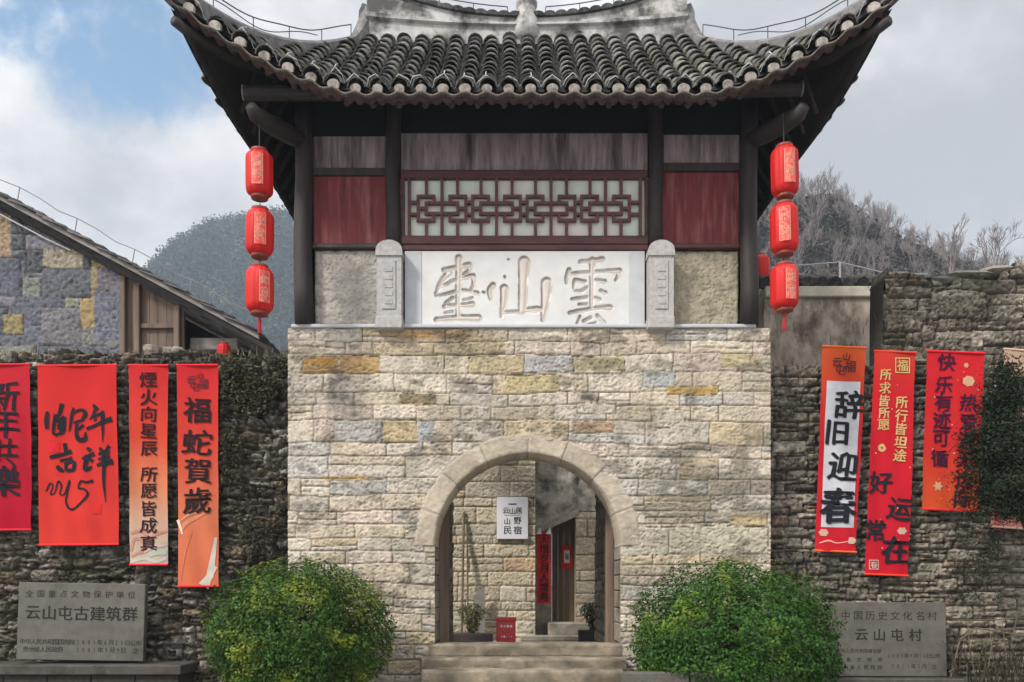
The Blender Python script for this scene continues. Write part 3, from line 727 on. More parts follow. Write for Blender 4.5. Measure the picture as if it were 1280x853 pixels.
# drip tiles: a wavy lip under the plugs, and the scalloped board below it
def eave_pts(n, off_y=0, off_z=0):
    out = []
    for k in range(n+1):
        a = -CA+2*CA*k/n; ye, ze = eave_f(abs(a)); out.append(Vector((CX+a, float(ye)+off_y, float(ze)+off_z)))
    return out
lipv, lipf = [], []; m_ = 620; E_ = eave_pts(m_)
for k, p in enumerate(E_):
    a = p.x-CX; ph = math.cos(2*math.pi*a/SP); w_ = -.016+.020*ph
    for dy, dz in ((.10, w_+.0), (-.045, w_-.012), (-.05, w_-.034), (-.035, w_-.036), (.10, w_-.03)): lipv.append((p.x, p.y+dy, p.z+dz-.02))
for k in range(m_):
    for j in range(4): lipf.append((k*5+j, k*5+j+1, (k+1)*5+j+1, (k+1)*5+j))
nobj('drip_tiles', np.array(lipv), np.array(lipf), np.tile(np.array((.16, .135, .115)), (len(lipv), 1))*np.repeat(rng.uniform(.7, 1.2, m_+1), 5)[:, None], M['tile'], roof)
fv, ff = [], []; m_ = 900; E_ = eave_pts(m_, .03, -.055)
for k, p in enumerate(E_):
    a = p.x-CX; s = abs(math.sin(math.pi*a/.125)); bot = -.035-.045*s
    fv += [(p.x, p.y, p.z+.02), (p.x, p.y, p.z+bot), (p.x, p.y+.025, p.z+bot), (p.x, p.y+.025, p.z+.02)]
for k in range(m_):
    for j in range(3): ff.append((k*4+j, k*4+j+1, (k+1)*4+j+1, (k+1)*4+j))
nobj('scalloped_fascia', np.array(fv), np.array(ff), np.ones((len(fv), 3)), M['fascia'], roof)
# side eaves: fascia
for sgn in (1, -1):
    fv, ff = [], []; m_ = 160
    for k in range(m_+1):
        b = -CB+2*CB*k/m_; ae, ze = eave_s(abs(b)); s = abs(math.sin(math.pi*b/.125))
        x, y, z = CX+sgn*(float(ae)-.02), RY-b, float(ze)
        fv += [(x, y, z+.02), (x, y, z-.10-.04*s), (x-sgn*.03, y, z-.10-.04*s), (x-sgn*.03, y, z+.02)]
    for k in range(m_):
        for j in range(3): ff.append((k*4+j, k*4+j+1, (k+1)*4+j+1, (k+1)*4+j))
    nobj('side_fascia', np.array(fv), np.array(ff), np.ones((len(fv), 3)), M['soffit'], roof)
# rafters under the side and front eaves
for sgn in (1, -1):
    for k in range(-8, 9):
        b = k*.3; t = abs(b); a1 = float(eave_s(t)[0])-.08; a0 = max(2.7, RA+(CA-RA)*t/CB+.02)
        if a1-a0 < .15: continue
        obj('rafter', MB().tube([(CX+sgn*a, RY-b, float(zs_(a, t))-.17) for a in np.linspace(a0, a1, 4)], .035, 6), M['dark_wood'], roof)
for k in range(-10, 11):
    a = k*.3; obj('rafter', MB().tube([(CX+a, y, float(zf(abs(a), RY-y))-.17) for y in np.linspace(.1, -.86, 4)], .035, 6), M['dark_wood'], roof)
# hip ridges
def hip_pt(t, sx, sy): 
    a = RA+(CA-RA)*t; b = CB*t; return Vector((CX+sx*a, RY-sy*b, float(zf(a, b))))
hips = {}
for sx in (-1, 1):
    for sy in (1, -1):
        vs, fs = [], []; n = 40; side = Vector((CB*sy, sx*(CA-RA), 0)).normalized(); crest = []
        for k in range(n+1):
            t = k/n*1.035; p = hip_pt(min(t, 1), sx, sy)
            if t > 1: p = p+(hip_pt(1, sx, sy)-hip_pt(.97, sx, sy))*((t-1)/.03)+Vector((0, 0, 1.6*(t-1)))
            h = .15+.38*max(0, 1-t/.10)**1.3+.05*t; wv = .075+.04*max(0, 1-t/.08)
            for s, z in ((-1, -.05), (-1, h*.75), (-.55, h), (.55, h), (1, h*.75), (1, -.05)): vs.append(p+side*wv*s+Vector((0, 0, z)))
            crest.append(p+Vector((0, 0, h)))
        for k in range(n):
            for j in range(6): fs.append((k*6+j, k*6+(j+1) % 6, (k+1)*6+(j+1) % 6, (k+1)*6+j))
        fs += [tuple(range(6)), tuple(range(n*6, n*6+6))]
        hips[sx, sy] = crest
        obj('hip_ridge', MB().add(vs, fs), M['hip'], roof)
# main ridge, swept up towards both ends, with cap tiles and a bulb finial
vs, fs = [], []; n = 60
def rtop(u): return RH+.26+.50*abs(u)**2.2
for k in range(n+1):
    u = -1+2*k/n; x = CX+u*2.28; zt = rtop(u)
    for y, z in ((-.12, RH-.12), (-.12, RH+.12+.10*u*u), (-.17, RH+.13+.12*u*u), (-.17, RH+.155+.16*u*u), (-.11, RH+.16+.18*u*u), (-.11, zt), (.11, zt), (.11, RH-.12)): vs.append((x, RY+y, z))
for k in range(n):
    for j in range(8): fs.append((k*8+j, (k+1)*8+j, (k+1)*8+(j+1) % 8, k*8+(j+1) % 8))
fs += [tuple(range(8)), tuple(range(n*8, n*8+8))[::-1]]
ridge = obj('ridge', MB().add(vs, fs), M['ridge'], roof)
mb = MB()
for k in range(-13, 14):
    if abs(k) < 1: continue
    u = k/14; x = CX+u*2.28; zt = rtop(u)
    for row, (dy, dz) in enumerate(((-.06, .0), (.05, .045))):
        xx = x+(.08 if row else 0); sl = math.copysign(abs(u)**1.2*.45, u)
        pr = []
        for i in range(9):
            an = math.pi*i/8; pr.append((.088*math.cos(an), .058*math.sin(an)+.01))
        pr += [(-.07, -.0), (.07, -.0)]
        pp = [(xx+p*math.cos(sl)-q*math.sin(sl), zt+dz+q*math.cos(sl)+p*math.sin(sl)) for p, q in pr]
        mb.prism(pp, RY+dy-.10, RY+dy+.06, np.array((.06, .058, .056))*random.uniform(.6, 1.5))
obj('cap_tiles', mb, M['tile'], ridge)
mb = MB().lathe((CX+.0, RY-.03, RH+.02), [(.18, -.05), (.20, .08), (.195, .16), (.165, .28), (.13, .40), (.125, .43), (.15, .455), (.155, .50), (.12, .56), (.08, .62), (.13, .72), (.15, .84), (.11, .98), (.03, 1.12)], 20)
obj('finial', mb, M['ridge'], ridge, smooth=True)
# purlin logs, corner brackets
for yy, zz in ((-.55, 6.55),):
    o = obj('purlin', MB().tube([(-3.17, yy, zz), (0.2, yy, zz-.02), (3.42, yy, zz+.05)], .085, 14), M['column_wood'], gate)
for s, x0 in ((-1, -2.62), (1, 2.97)):
    p0 = Vector((x0, .05, 6.30)); mb = MB()
    pts = [p0, p0+Vector((s*.12, -.3, -.06)), p0+Vector((s*.24, -.6, -.12)), p0+Vector((s*.33, -.86, -.15)), p0+Vector((s*.36, -.95, -.11))]
    mb.tube(pts, [.10, .115, .11, .09, .06], 10); obj('corner_bracket', mb, M['column_wood'], gate, smooth=True)
    obj('corner_beam', MB().tube([hip_pt(t, s, 1)-Vector((0, 0, .24)) for t in (.35, .55, .75, .9, .99)], [.10, .10, .09, .07, .05], 8), M['dark_wood'], gate, smooth=True)
    xe_, ze_ = (-3.17, 6.55) if s < 0 else (3.42, 6.60)
    obj('purlin_end', MB().tube([(xe_-s*.004, -.55, ze_), (xe_+s*.012, -.552, ze_)], [.088, .084], 16), M['grey_beam'], gate)
# lightning wire on stand-offs, strings of white cable over the tile ends
lw = MB()
def wire_run(pts, h, every=6, r=.0075):
    q = [p+Vector((0, 0, h+.012*math.sin(i*.5))) for i, p in enumerate(pts)]
    lw.tube(q, r, 5)
    for i in range(0, len(pts), every): lw.tube([pts[i]-Vector((0, 0, .03)), q[i]], r*.9, 5)
for s in (-1, 1):
    wire_run(hips[s, 1][4:], .16, 7); lw.tube([p+Vector((0, 0, .08+.04*math.sin(i*.42))) for i, p in enumerate(hips[s, 1][12:])], .006, 5)
    rr = [Vector((CX+s*u*2.28, RY, rtop(u)+.06)) for u in np.linspace(.12, .98, 9)]; wire_run(rr, .17, 2)
obj('lightning_wire', lw, M['wire'], roof)
prev = None
for i, (p, t, sd_, up) in enumerate(ends_front):
    c = p+t*.07; jj = rng.normal(0, .014, 3); ap = c+up*(.152+jj[0])+sd_*jj[1]; l_, r_ = c-sd_*.095+up*(.085+jj[2])-t*.02, c+sd_*.095+up*(.085-jj[2])-t*.02
    led.tube([l_+(c-sd_*.03-l_)*.0, l_.lerp(ap, .8), ap, r_.lerp(ap, .8), r_], .0045, 5)
    if rng.rand() < .3: led.tube([ap, ap+t*.10+up*.02, ap+t*.2+up*.03*rng.rand()], .0042, 5)
    if prev is not None: led.tube([prev, (prev+l_)/2-up*.05, l_], .003, 4)
    prev = r_
obj('light_string', led, M['led'], roof)

# ------------------------------------------------------------------ steps in front of the arch
steps = thing('stone_steps', 'worn stone steps leading up to the arch', 'steps', (AC, -.8, GZ))
sp = [(wx(536), wx(777), -.02, .30, -.17, 0), (wx(527, -.3), wx(783, -.3), -.30, 0.0, -.315, -.155), (wx(527, -.6), wx(779, -.6), -.60, -.25, -.47, -.268), (-1.15, 1.5, -.92, -.55, -.62, -.42), (-1.25, 1.6, -1.24, -.85, -.77, -.57), (-1.35, 1.7, -1.56, -1.15, GZ, -.72)]
for k, (x0, x1, y0, y1, z0, z1) in enumerate(sp):
    nx, m2 = 90, 12; V, F, Cc = [], [], []
    prof = [(y1, z0-.0)]+[(y0+.0, z0)]+[(y0, z0+(z1-z0)*q) for q in (.25, .5, .75, .88)]+[(y0+.012, z1-.008), (y0+.03, z1), (y0+.1, z1+.002), (y1, z1)]
    for i in range(nx+1):
        x = x0+(x1-x0)*i/nx
        for y, z in prof:
            n_ = float(fbm(np.array(x*5+k*9), np.array(z*9+y*6), 80+k, 4))-.5
            V.append((x, y+.03*n_*(1 if y < y1 else 0), z+(.016*n_ if z > z0+.5*(z1-z0) else 0))); Cc.append(np.array((.25, .21, .155))*(.25+1.5*(n_+.5)))
    m2 = len(prof)
    for i in range(nx):
        for j in range(m2-1): F.append((i*m2+j, (i+1)*m2+j, (i+1)*m2+j+1, i*m2+j+1))
    k0 = len(V)
    for x in (x0, x1): V += [(x, y0, z0), (x, y1, z0), (x, y1, z1), (x, y0, z1)]; Cc += [np.array((.3, .26, .2))]*4
    F += [(k0, k0+3, k0+2, k0+1), (k0+4, k0+5, k0+6, k0+7)]
    nobj('step', np.array(V), np.array(F), np.array(Cc), M['step'], steps)

# ------------------------------------------------------------------ side walls
def course_list(z0, z1, lo, hi, seed):
    r = np.random.RandomState(seed); b = [z0]
    while b[-1] < z1+.1: b.append(b[-1]+r.uniform(lo, hi))
    return b
palL = [((.125, .105, .083), .34), ((.18, .158, .13), .26), ((.27, .245, .215), .13), ((.07, .058, .045), .17), ((.17, .13, .085), .10)]
def wall_stain(seed, moss, pale, pk=.30):
    def f(X, Z, c):
        g = sstep(.48, .62, fbm(X*1.6, Z*1.9, seed, 5, .6))[..., None]; c = c*(1-.5*g)+np.array((.04, .033, .025))*.5*g; q = (fbm(X*22, Z*26, seed+33, 4, .7)-.5)[..., None]; c = c*np.clip(1+1.7*q, .25, 2)
        p = sstep(.60, .70, fbm(X*10, Z*14, seed+7, 5, .65))[..., None]; c = c*(1-pk*p)+np.array(pale)*pk*p
        m = sstep(.55, .70, fbm(X*2.6, Z*3.0, seed+15, 5, .6))[..., None]; return c*(1-.45*m)+np.array(moss)*.45*m
    return f
LY = .5
sl = stones(-8.2, -2.6, course_list(GZ, 3.9, .07, .19, 4), (.11, .40), 44, palL, .2)
def scatter(x0, x1, z0, z1, n, wr, hr, pal, seed):
    r = np.random.RandomState(seed); out = []
    for _ in range(n):
        x, z, w_, h = r.uniform(x0, x1), r.uniform(z0, z1), r.uniform(*wr), r.uniform(*hr); k = r.choice(len(pal), p=[t[1] for t in pal])
        out.append([x, x+w_, z, z+h, np.array(pal[k][0])*r.uniform(.75, 1.25), r.uniform(.4, 1.15), r.uniform(-1, 1), r.uniform(-1, 1)])
    return out
sl += scatter(-8.2, -2.8, GZ, 3.9, 900, (.10, .36), (.07, .21), palL, 71)
lt = wz(447, LY)
o = masonry('rubble_wall', -8.0, GL+.02, GZ, 4.1, LY, .0155, sl, M['rubble'], None, seed=50, joint=.020, edge=.035, relief=.085, warp=.06, wscale=2.3, rough=.034, mortar=(.03, .025, .018),
            stain=wall_stain(61, (.06, .062, .022), (.34, .31, .275), .55), top=lambda x: lt+.10*(fbm(x*1.7, x*0+3, 5, 5)-.5)*2+.05*np.sin(x*.9)+.06*(vnoise(x*7, x*0, 9)-.5), thick=.9)
tag(o, 'dark mossy rubble wall to the left of the gate arch, hung with banners', 'wall')
palR = [((.22, .19, .15), .34), ((.285, .25, .20), .30), ((.15, .125, .10), .18), ((.35, .31, .25), .12), ((.23, .165, .125), .06)]
zb = course_list(GZ, 3.5, .08, .19, 9); zb = [z for z in zb if z < 3.5]; zb += [zb[-1]+.12]
while zb[-1] < 5.3: zb.append(zb[-1]+random.uniform(.16, .36))
sr = stones(3.0, 9.3, zb, (.2, .62), 77, palR, .25)
sr += scatter(3.1, 9.2, GZ, 3.4, 420, (.14, .55), (.07, .2), palR, 72)+scatter(4.7, 9.2, 3.5, 5.2, 60, (.3, .8), (.15, .42), palR, 73)
xr = wx(1105, LY)
def rtopw(x):
    lo = wz(458, LY)+.03*(vnoise(x*6, x*0, 31)-.5); hi = wz(352, LY)+.24*(vnoise(x*2.4, x*0+5, 33)-.35)+.20*np.round(2*vnoise(x*3.1+.4, x*0+9, 35))*.5-.06
    t = sstep(xr-.05, xr+.05, x+.16*(vnoise(x*9, x*0, 37)-.5)); return lo+(hi-lo)*t
o = masonry('ruined_wall', GR-.02, 9.0, GZ, 5.3, LY, .0165, sr, M['rubble'], None, seed=70, joint=.016, edge=.022, relief=.065, warp=.024, wscale=3.0, rough=.024, mortar=(.035, .028, .02),
            stain=lambda X, Z, c: (lambda q, k: q*(1-k)+np.array((.05, .043, .033))*k)(wall_stain(83, (.075, .08, .035), (.38, .35, .29), .5)(X, Z, c), (.75*sstep(3.3, 4.7, Z)*sstep(.36, .58, fbm(X*2.1, Z*3, 99, 5, .6)))[..., None]), top=rtopw, thick=.4)
tag(o, 'weathered dry stone wall right of the gate, stepping up to ragged top', 'wall')
# mud plaster wall with cream coping behind it
pw = thing('plaster_wall', 'stained mud plaster wall with cream coping and tile row behind right lanterns', 'wall', (4.8, 2.6, GZ))
PY = 2.6; ptz = wz(373, PY)
mb = MB().box(wx(955, PY), wx(1125, PY), PY, PY+.4, GZ, ptz); obj('wall_body', mb, M['old_plaster'], pw)
mb = MB().box(wx(955, PY), wx(1118, PY), PY-.06, PY+.46, ptz, wz(359, PY), bev=.02); obj('coping', mb, M['coping'], pw)
mb = MB(); x = wx(957, PY)
while x < wx(1116, PY):
    mb.tube([(x, PY-.06, wz(356, PY)), (x+.01, PY+.7, wz(357, PY)+.34)], [.105, .095], 8, np.array((.05, .048, .046))*random.uniform(.7, 1.4)); x += .215
obj('coping_tiles', mb, M['tile'], pw)
mb = MB()
for a, b in (((1050, 352), (1050, 328)), ((1108, 362), (1108, 342)), ((965, 352), (965, 334))): mb.tube([pt(*a, PY+.1), pt(*b, PY+.1)], .018, 6)
mb.tube([pt(965, 334, PY+.1), pt(1010, 331, PY+.1), pt(1050, 328, PY+.1)], .009, 5); mb.tube([pt(1050, 328, PY+.1), pt(1108, 342, PY+.1), pt(1160, 343, PY+.1)], .009, 5)
tag(obj('wire_railing', mb, M['rail_grey']), 'thin pale wire railing on posts above the cream coping', 'railing')

# ------------------------------------------------------------------ stone house at the left
HY = 5.0
hs = thing('stone_house', 'grey and ochre block house with sloping tile roof behind left banners', 'house', (-8, HY, GZ))
def roofz(x): return wz(249, HY)-(x-wx(0, HY))*.538          # top of the verge
hb = course_list(3.0, 9.5, .27, .46, 21)
hpal = [((.135, .14, .165), .38), ((.175, .17, .19), .28), ((.27, .23, .15), .03), ((.21, .205, .175), .17), ((.10, .105, .115), .14)]
hst = stones(-14, -7, hb, (.38, .95), 23, hpal, .2)
for x0_, x1_, y0_, y1_, c_ in [(100, 121, 362, 409, (.32, .235, .12)), (4, 29, 393, 418, (.28, .235, .12)), (-9, 15, 268, 321, (.31, .235, .16)), (54, 104, 310, 335, (.30, .265, .20)), (113, 135, 322, 362, (.29, .23, .14)), (82, 99, 373, 384, (.25, .25, .18)), (27, 51, 346, 371, (.22, .235, .21)), (52, 114, 336, 372, (.125, .13, .145)), (122, 152, 336, 364, (.165, .155, .17)), (118, 152, 365, 430, (.155, .16, .19)), (52, 100, 385, 432, (.18, .175, .18)), (-20, 26, 322, 362, (.12, .125, .15))]:
    hst.append([wx(x0_, 5.0), wx(x1_, 5.0), wz(y1_, 5.0), wz(y0_, 5.0), np.array(c_), .6, 0, 0])
hacc = [(wx(p, HY), wz(q, HY), a*.015, b*.015, c, k) for p, q, a, b, c, k in []]
hx1 = wx(151, HY)
masonry('gable_wall', -13.5, hx1, 2.0, 10.2, HY, .03, hst, M['rubble'], hs, seed=90, joint=.012, edge=.012, relief=.03, warp=.022, rough=.02, mortar=(.07, .066, .062), accents=hacc, top=lambda x: roofz(np.maximum(x, -13.5))-.22, thick=.3)
# timber bay
xb0, xb1 = hx1, wx(228, HY); mb = MB(); n = 7
for i in range(n):
    a = xb0+(xb1-xb0)*i/n; b = xb0+(xb1-xb0)*(i+1)/n; 
    mb.prism([(a+.004, 3.0), (b-.004, 3.0), (b-.004, roofz(b)-.22), (a+.004, roofz(a)-.22)], HY+.08+random.uniform(0, .01), HY+.14)
obj('timber_panel', mb, M['old_plank'], hs)
mb = MB()
for p in (153, 171, 221): x = wx(p, HY); mb.box(x-.055, x+.055, HY-.02, HY+.12, 3.0, roofz(x)-.2, bev=.012)
mb.box(wx(171, HY), wx(221, HY), HY+.02, HY+.1, wz(410, HY), wz(404, HY), bev=.01)
obj('timber_frame', mb, M['old_plank'], hs)
mb = MB().box(wx(229, HY), wx(290, HY), HY+.3, HY+.5, wz(432, HY), wz(416, HY), bev=.02); obj('tie_beam', mb, M['grey_beam'], hs)
mb = MB().box(wx(309, HY), wx(316, HY), HY+.3, HY+.45, 2.5, roofz(wx(312, HY))-.22); obj('corner_post', mb, M['dark_wood'], hs)
mb = MB().prism([(hx1, 2.0), (wx(316, HY), 2.0), (wx(316, HY), roofz(wx(316, HY))-.24), (hx1, roofz(hx1)-.24)], HY+1.3, HY+1.4); obj('inner_wall', mb, M['shade_black'], hs)
mb = MB().box(wx(314, HY), wx(314, HY)+.08, HY+.5, HY+5, 2.0, roofz(wx(316, HY))-.24); obj('side_wall', mb, M['shade_black'], hs)
# roof of overlapping courses, seen at the verge
mb = MB(); x = wx(322, HY-.4); r5 = random.Random(3)
slope = math.atan(.538); ca, sa = math.cos(slope), math.sin(slope)
s = 0.0; xe, ze_ = wx(322, HY-.4), roofz(wx(322, HY))
while s < 7.0:
    q = .24+r5.uniform(-.05, .05); x0, z0 = xe-s*ca, ze_+s*sa
    # a course of tiles in several lengths, tilted less than the slope so each lies on the one below
    y = HY-.42+r5.uniform(-.03, .03)
    while y < HY+5.5:
        yl = r5.uniform(.18, .26); l = q*1.6; tl = slope-.13; jz = r5.uniform(-.006, .014); th = .034
        p0 = (x0+r5.uniform(-.02, .02), z0+jz); p1 = (p0[0]-l*math.cos(tl), p0[1]+l*math.sin(tl))
        c = np.array((.105, .10, .10))*r5.uniform(.5, 1.5)
        mb.prism([(p0[0], p0[1]), (p0[0], p0[1]+th), (p1[0], p1[1]+th), (p1[0], p1[1])], y, y+yl, c)
        y += yl if y > HY+.4 else yl*.98
    s += q
rf = obj('roof', mb, M['roof_slate'], hs)
mb = MB()
for y0_ in (HY-.36, HY+.5, HY+2.5, HY+4.5):
    mb.prism([(xe, ze_-.13), (xe, ze_-.02), (xe-7*ca, ze_-.02+7*sa), (xe-7*ca, ze_-.13+7*sa)], y0_, y0_+.07)
obj('verge_board', mb, M['grey_beam'], rf)
mb = MB().prism([(xe, ze_-.045), (xe, ze_-.025), (xe-7*ca, ze_-.025+7*sa), (xe-7*ca, ze_-.045+7*sa)], HY-.40, HY+5.4); obj('roof_boarding', mb, M['dark_wood'], rf)
tp = Vector((xe-7*ca, 0, ze_+7*sa))
mb = MB().prism([(tp.x, tp.z-.10), (tp.x, tp.z+.03), (tp.x-6, tp.z+.03-3.2), (tp.x-6, tp.z-.10-3.2)], HY-.4, HY+5.4, (.1, .1, .1)); obj('rear_slope', mb, M['roof_slate'], rf)
mb = MB(); q = [Vector((xe-d*ca, HY-.3, ze_+d*sa+.30-(.05 if i % 3 == 1 else 0))) for i, d in enumerate(np.linspace(.2, 7, 18))]
mb.tube([q[0]+Vector((.35, 0, -.02)), q[0]]+q[1:], .009, 5)
for i in (0, 3, 6, 9, 12, 15): mb.tube([q[i], q[i]-Vector((.05, 0, .3))], .009, 5)
obj('lightning_wire', mb, M['grey_beam'], rf)
mb = MB().tube([pt(0, 268, HY-.1), pt(60, 300, HY-.08), pt(88, 313, HY-.06)], .012, 5); obj('loose_cable', mb, M['led'], hs)

# ------------------------------------------------------------------ lanterns
def lantern(x, y, ztop, h, r, label, group, cord=.12, tassel=True, chars='吉祥', turn=0.0, back=False):
    L0 = thing('red_lantern', label, 'lantern', (x, y, ztop-h), group)
    mb = MB(); z0, z1 = ztop-h+.04, ztop-.04; hh = z1-z0
    prof = [(r*.56, z0), (r*.80, z0+hh*.035), (r*.95, z0+hh*.10), (r, z0+hh*.17), (r*1.01, z0+hh*.5), (r, z0+hh*.83), (r*.95, z0+hh*.90), (r*.80, z0+hh*.965), (r*.56, z1)]
    mb.lathe((x, y, 0), prof, 60, scal=.05, lobes=12); obj('lantern_body', mb, M['red_silk'], L0, smooth=True)
    for za, zb_ in ((z0-.03, z0+.006), (z1-.006, z1+.03)):
        obj('lantern_rim', MB().lathe((x, y, 0), [(r*.60, za), (r*.62, za+.008), (r*.62, zb_-.008), (r*.60, zb_)], 24), M['lantern_cap'], L0, smooth=True)
    mb = MB(); n_ = 2
    a0 = -math.pi/2+turn
    # gilt panel wrapped on the front of the body
    vs, fs = [], []
    for j in range(2):
        zz = z0+hh*(.16 if j == 0 else .84)
        for i in range(7):
            a = a0+(i-3)*.085; vs.append((x+(r+.004)*math.cos(a), y+(r+.004)*math.sin(a), zz))
    fs = [(i, i+1, i+8, i+7) for i in range(6)]
    for k, ch in enumerate(chars):
        v, f = glyph(ch, .01); sz = r*.62; cz = z0+hh*(.64-.27*k)
        V3 = []
        for p in v:
            a = a0+p[0]*sz/r; V3.append((x+(r+.007)*math.cos(a), y+(r+.007)*math.sin(a), cz+p[1]*sz*1.05))
        mb.add(V3, f)
    if not back: 
        for sgn in (-1, 1):
            vs = []
            for j in range(2):
                for i in range(2):
                    a = a0+sgn*(.34+.05*i); vs.append((x+(r+.006)*math.cos(a), y+(r+.006)*math.sin(a), z0+hh*(.15 if j == 0 else .85)))
            mb.add(vs, [(0, 1, 3, 2)] if sgn > 0 else [(1, 0, 2, 3)])
        pm = MB(); vs = []; nz_, na_ = 10, 8
        for j in range(nz_+1):
            for i in range(na_+1):
                a = a0+(i/na_-.5)*.66; vs.append((x+(r+.0045)*math.cos(a), y+(r+.0045)*math.sin(a), z0+hh*(.14+.72*j/nz_)))
        pm.add(vs, [(j*(na_+1)+i, j*(na_+1)+i+1, (j+1)*(na_+1)+i+1, (j+1)*(na_+1)+i) for j in range(nz_) for i in range(na_)])
        obj('gilt_panel', pm, M['gilt'], L0); obj('gilt_lettering', mb, M['gold'], L0)
    obj('cord', MB().tube([(x, y, z1), (x, y, z1+cord)], .006, 5), M['wire'], L0)
    if tassel:
        mb = MB()
        for k in range(9):
            a = k*.7; mb.tube([(x, y, z0-.03), (x+.012*math.cos(a), y+.012*math.sin(a), z0-.09), (x+.020*math.cos(a), y+.02*math.sin(a), z0-.24)], .005, 4)
        obj('tassel', mb, M['tassel'], L0)
    L0.rotation_euler = (random.uniform(-.02, .02), random.uniform(-.025, .025), random.uniform(-.3, .3))
    return L0
LNY = -.75
for nm, cxp, rows in (('left', 324.5, [(187, 250), (260, 323.5), (331, 395)]), ('right', 981.5, [(181, 249), (252.5, 320.5), (329, 391)])):
    for k, (a, b) in enumerate(rows):
        where = ['topmost', 'middle', 'lowest'][k]
        lab = where+' red lantern of the string hanging under the '+nm+' eave corner'+(' with tassel' if k == 2 else '')
        lantern(wx(cxp+(-.5*k if nm == 'right' else 0), LNY), LNY, wz(a, LNY), (b-a)*(D+LNY)/1000, .158, lab, 'red lanterns hanging from the eaves', cord=.42 if k == 0 else .09, tassel=k == 2, chars=['吉祥', '平安', '如意'][k], turn=random.uniform(-.3, .3)+(.12 if nm == 'left' else -.12))
lantern(wx(950, 3.2), 3.2, wz(318, 3.2), .52, .16, 'red lantern half hidden behind the right timber column', 'red lanterns hanging from the eaves', tassel=False, back=True)
lantern(wx(280, HY-.1), HY-.1, wz(428, HY-.1), .36, .12, 'small red lantern under the house roof above the left wall', 'red lanterns hanging from the eaves', tassel=False, back=True)

# ------------------------------------------------------------------ banners
BY = .34
INK = (.018, .02, .026); YEL = (.52, .36, .15)
def banner(label, tl, tr, bl, br, top_c, bot_c, tilt, letters=None, extra=None, rodcol=None, mids=(), ph=0.0, group='new year banners hung on the old walls'):
    """corner pixels -> a cloth of real size hanging just off the wall"""
    k = (D+BY)/1000; cxp, cyp = (tl[0]+tr[0])/2, (tl[1]+tr[1])/2
    loc = (wx(cxp, BY), BY, wz(cyp, BY)); root = thing('banner', label, 'banner', loc, group, (0, rad(tilt), 0))
    wt, hgt = (tr[0]-tl[0])*k, ((bl[1]+br[1])/2-cyp)*k; wb = (br[0]-bl[0])*k
    wave = lambda X, Z: .015*np.sin(X*8+ph)*np.sin(Z*1.9+ph*2)+.007*np.sin(X*21+Z*2.5+ph)*sstep(-.1, -hgt*.5, Z)+.006*np.sin(Z*9+X*5+ph*3)*np.sin(X*3+ph)
    nx, nz = 24, 60; X, Z = np.meshgrid(np.linspace(-.5, .5, nx), np.linspace(0, -1, nz))
    XX = X*(wt+(wb-wt)*-Z); ZZ = Z*hgt; YY = wave(XX, ZZ)
    t = (-Z)[..., None]; stops = [(0, np.array(top_c)*.62)]+[(a, np.array(c)*.66) for a, c in mids]+[(1, np.array(bot_c)*.69)]
    col = np.zeros(X.shape+(3,))
    for (a, c0), (b, c1) in zip(stops[:-1], stops[1:]):
        m_ = (t[..., 0] >= a) & (t[..., 0] <= b); q = ((t-a)/(b-a)); col = np.where(m_[..., None], c0*(1-q)+c1*q, col)
    idx = np.arange(nx*nz).reshape(nz, nx); F = np.stack([idx[1:, :-1], idx[1:, 1:], idx[:-1, 1:], idx[:-1, :-1]], -1).reshape(-1, 4)
    V = np.stack([XX, YY, ZZ], -1).reshape(-1, 3)
    nobj('banner_cloth', V, F, col.reshape(-1, 3), M['cloth'], root, local=True, smooth=True)
    for z, w_ in ((0, wt), (-hgt, wb)):
        mb = MB().tube([(-w_/2-.008, -.004, z), (w_/2+.008, -.004, z)], .013, 8, rodcol or top_c); obj('rod', mb, M['cloth'], root, local=True)
    hang = MB()
    for s in (-1, 1): hang.tube([(s*wt*.3, 0, .01), (s*wt*.28, .06, .14)], .004, 4)
    obj('hanging_cord', hang, M['wire'], root, local=True)
    an = rad(tilt)
    def loc_(px, py):
        dx, dz = wx(px, BY)-loc[0], wz(py, BY)-loc[2]; return dx*math.cos(an)-dz*math.sin(an), dx*math.sin(an)+dz*math.cos(an)
    mb = MB(); pr = MB(); r9 = random.Random(len(label))
    if extra: extra(pr, loc_, wave, k)
    for it in (letters or []):
        ch, px, py, size = it[:4]; colr = it[4] if len(it) > 4 else INK; bold = it[5] if len(it) > 5 else .022; sx = it[6] if len(it) > 6 else 1
        x, z = loc_(px, py)
        write(mb, ch, x, z, size*k, -.0100-.00016*max(0, size-18), bold, sx, r9.uniform(-.05, .05), r9.uniform(-.05, .08), .0, colr, wave, .06, seed=ord(ch) % 17)
    if pr.v: obj('print', pr, M['print'], root, local=True)
    if mb.v: obj('lettering', mb, M['print'], root, local=True)
    return root
def disc(pr, loc_, wave, k, px, py, r, col, n=14, star=0.0, y=-.007, sx=1.0):
    x, z = loc_(px, py); vs = []
    for i in range(n):
        a = 2*math.pi*i/n; q = r*k*(1-star*(i % 2)); vs.append((x+q*sx*math.cos(a), float(wave(np.array(x), np.array(z)))+y, z+q*math.sin(a)))
    pr.add(vs, [tuple(range(n))], col)
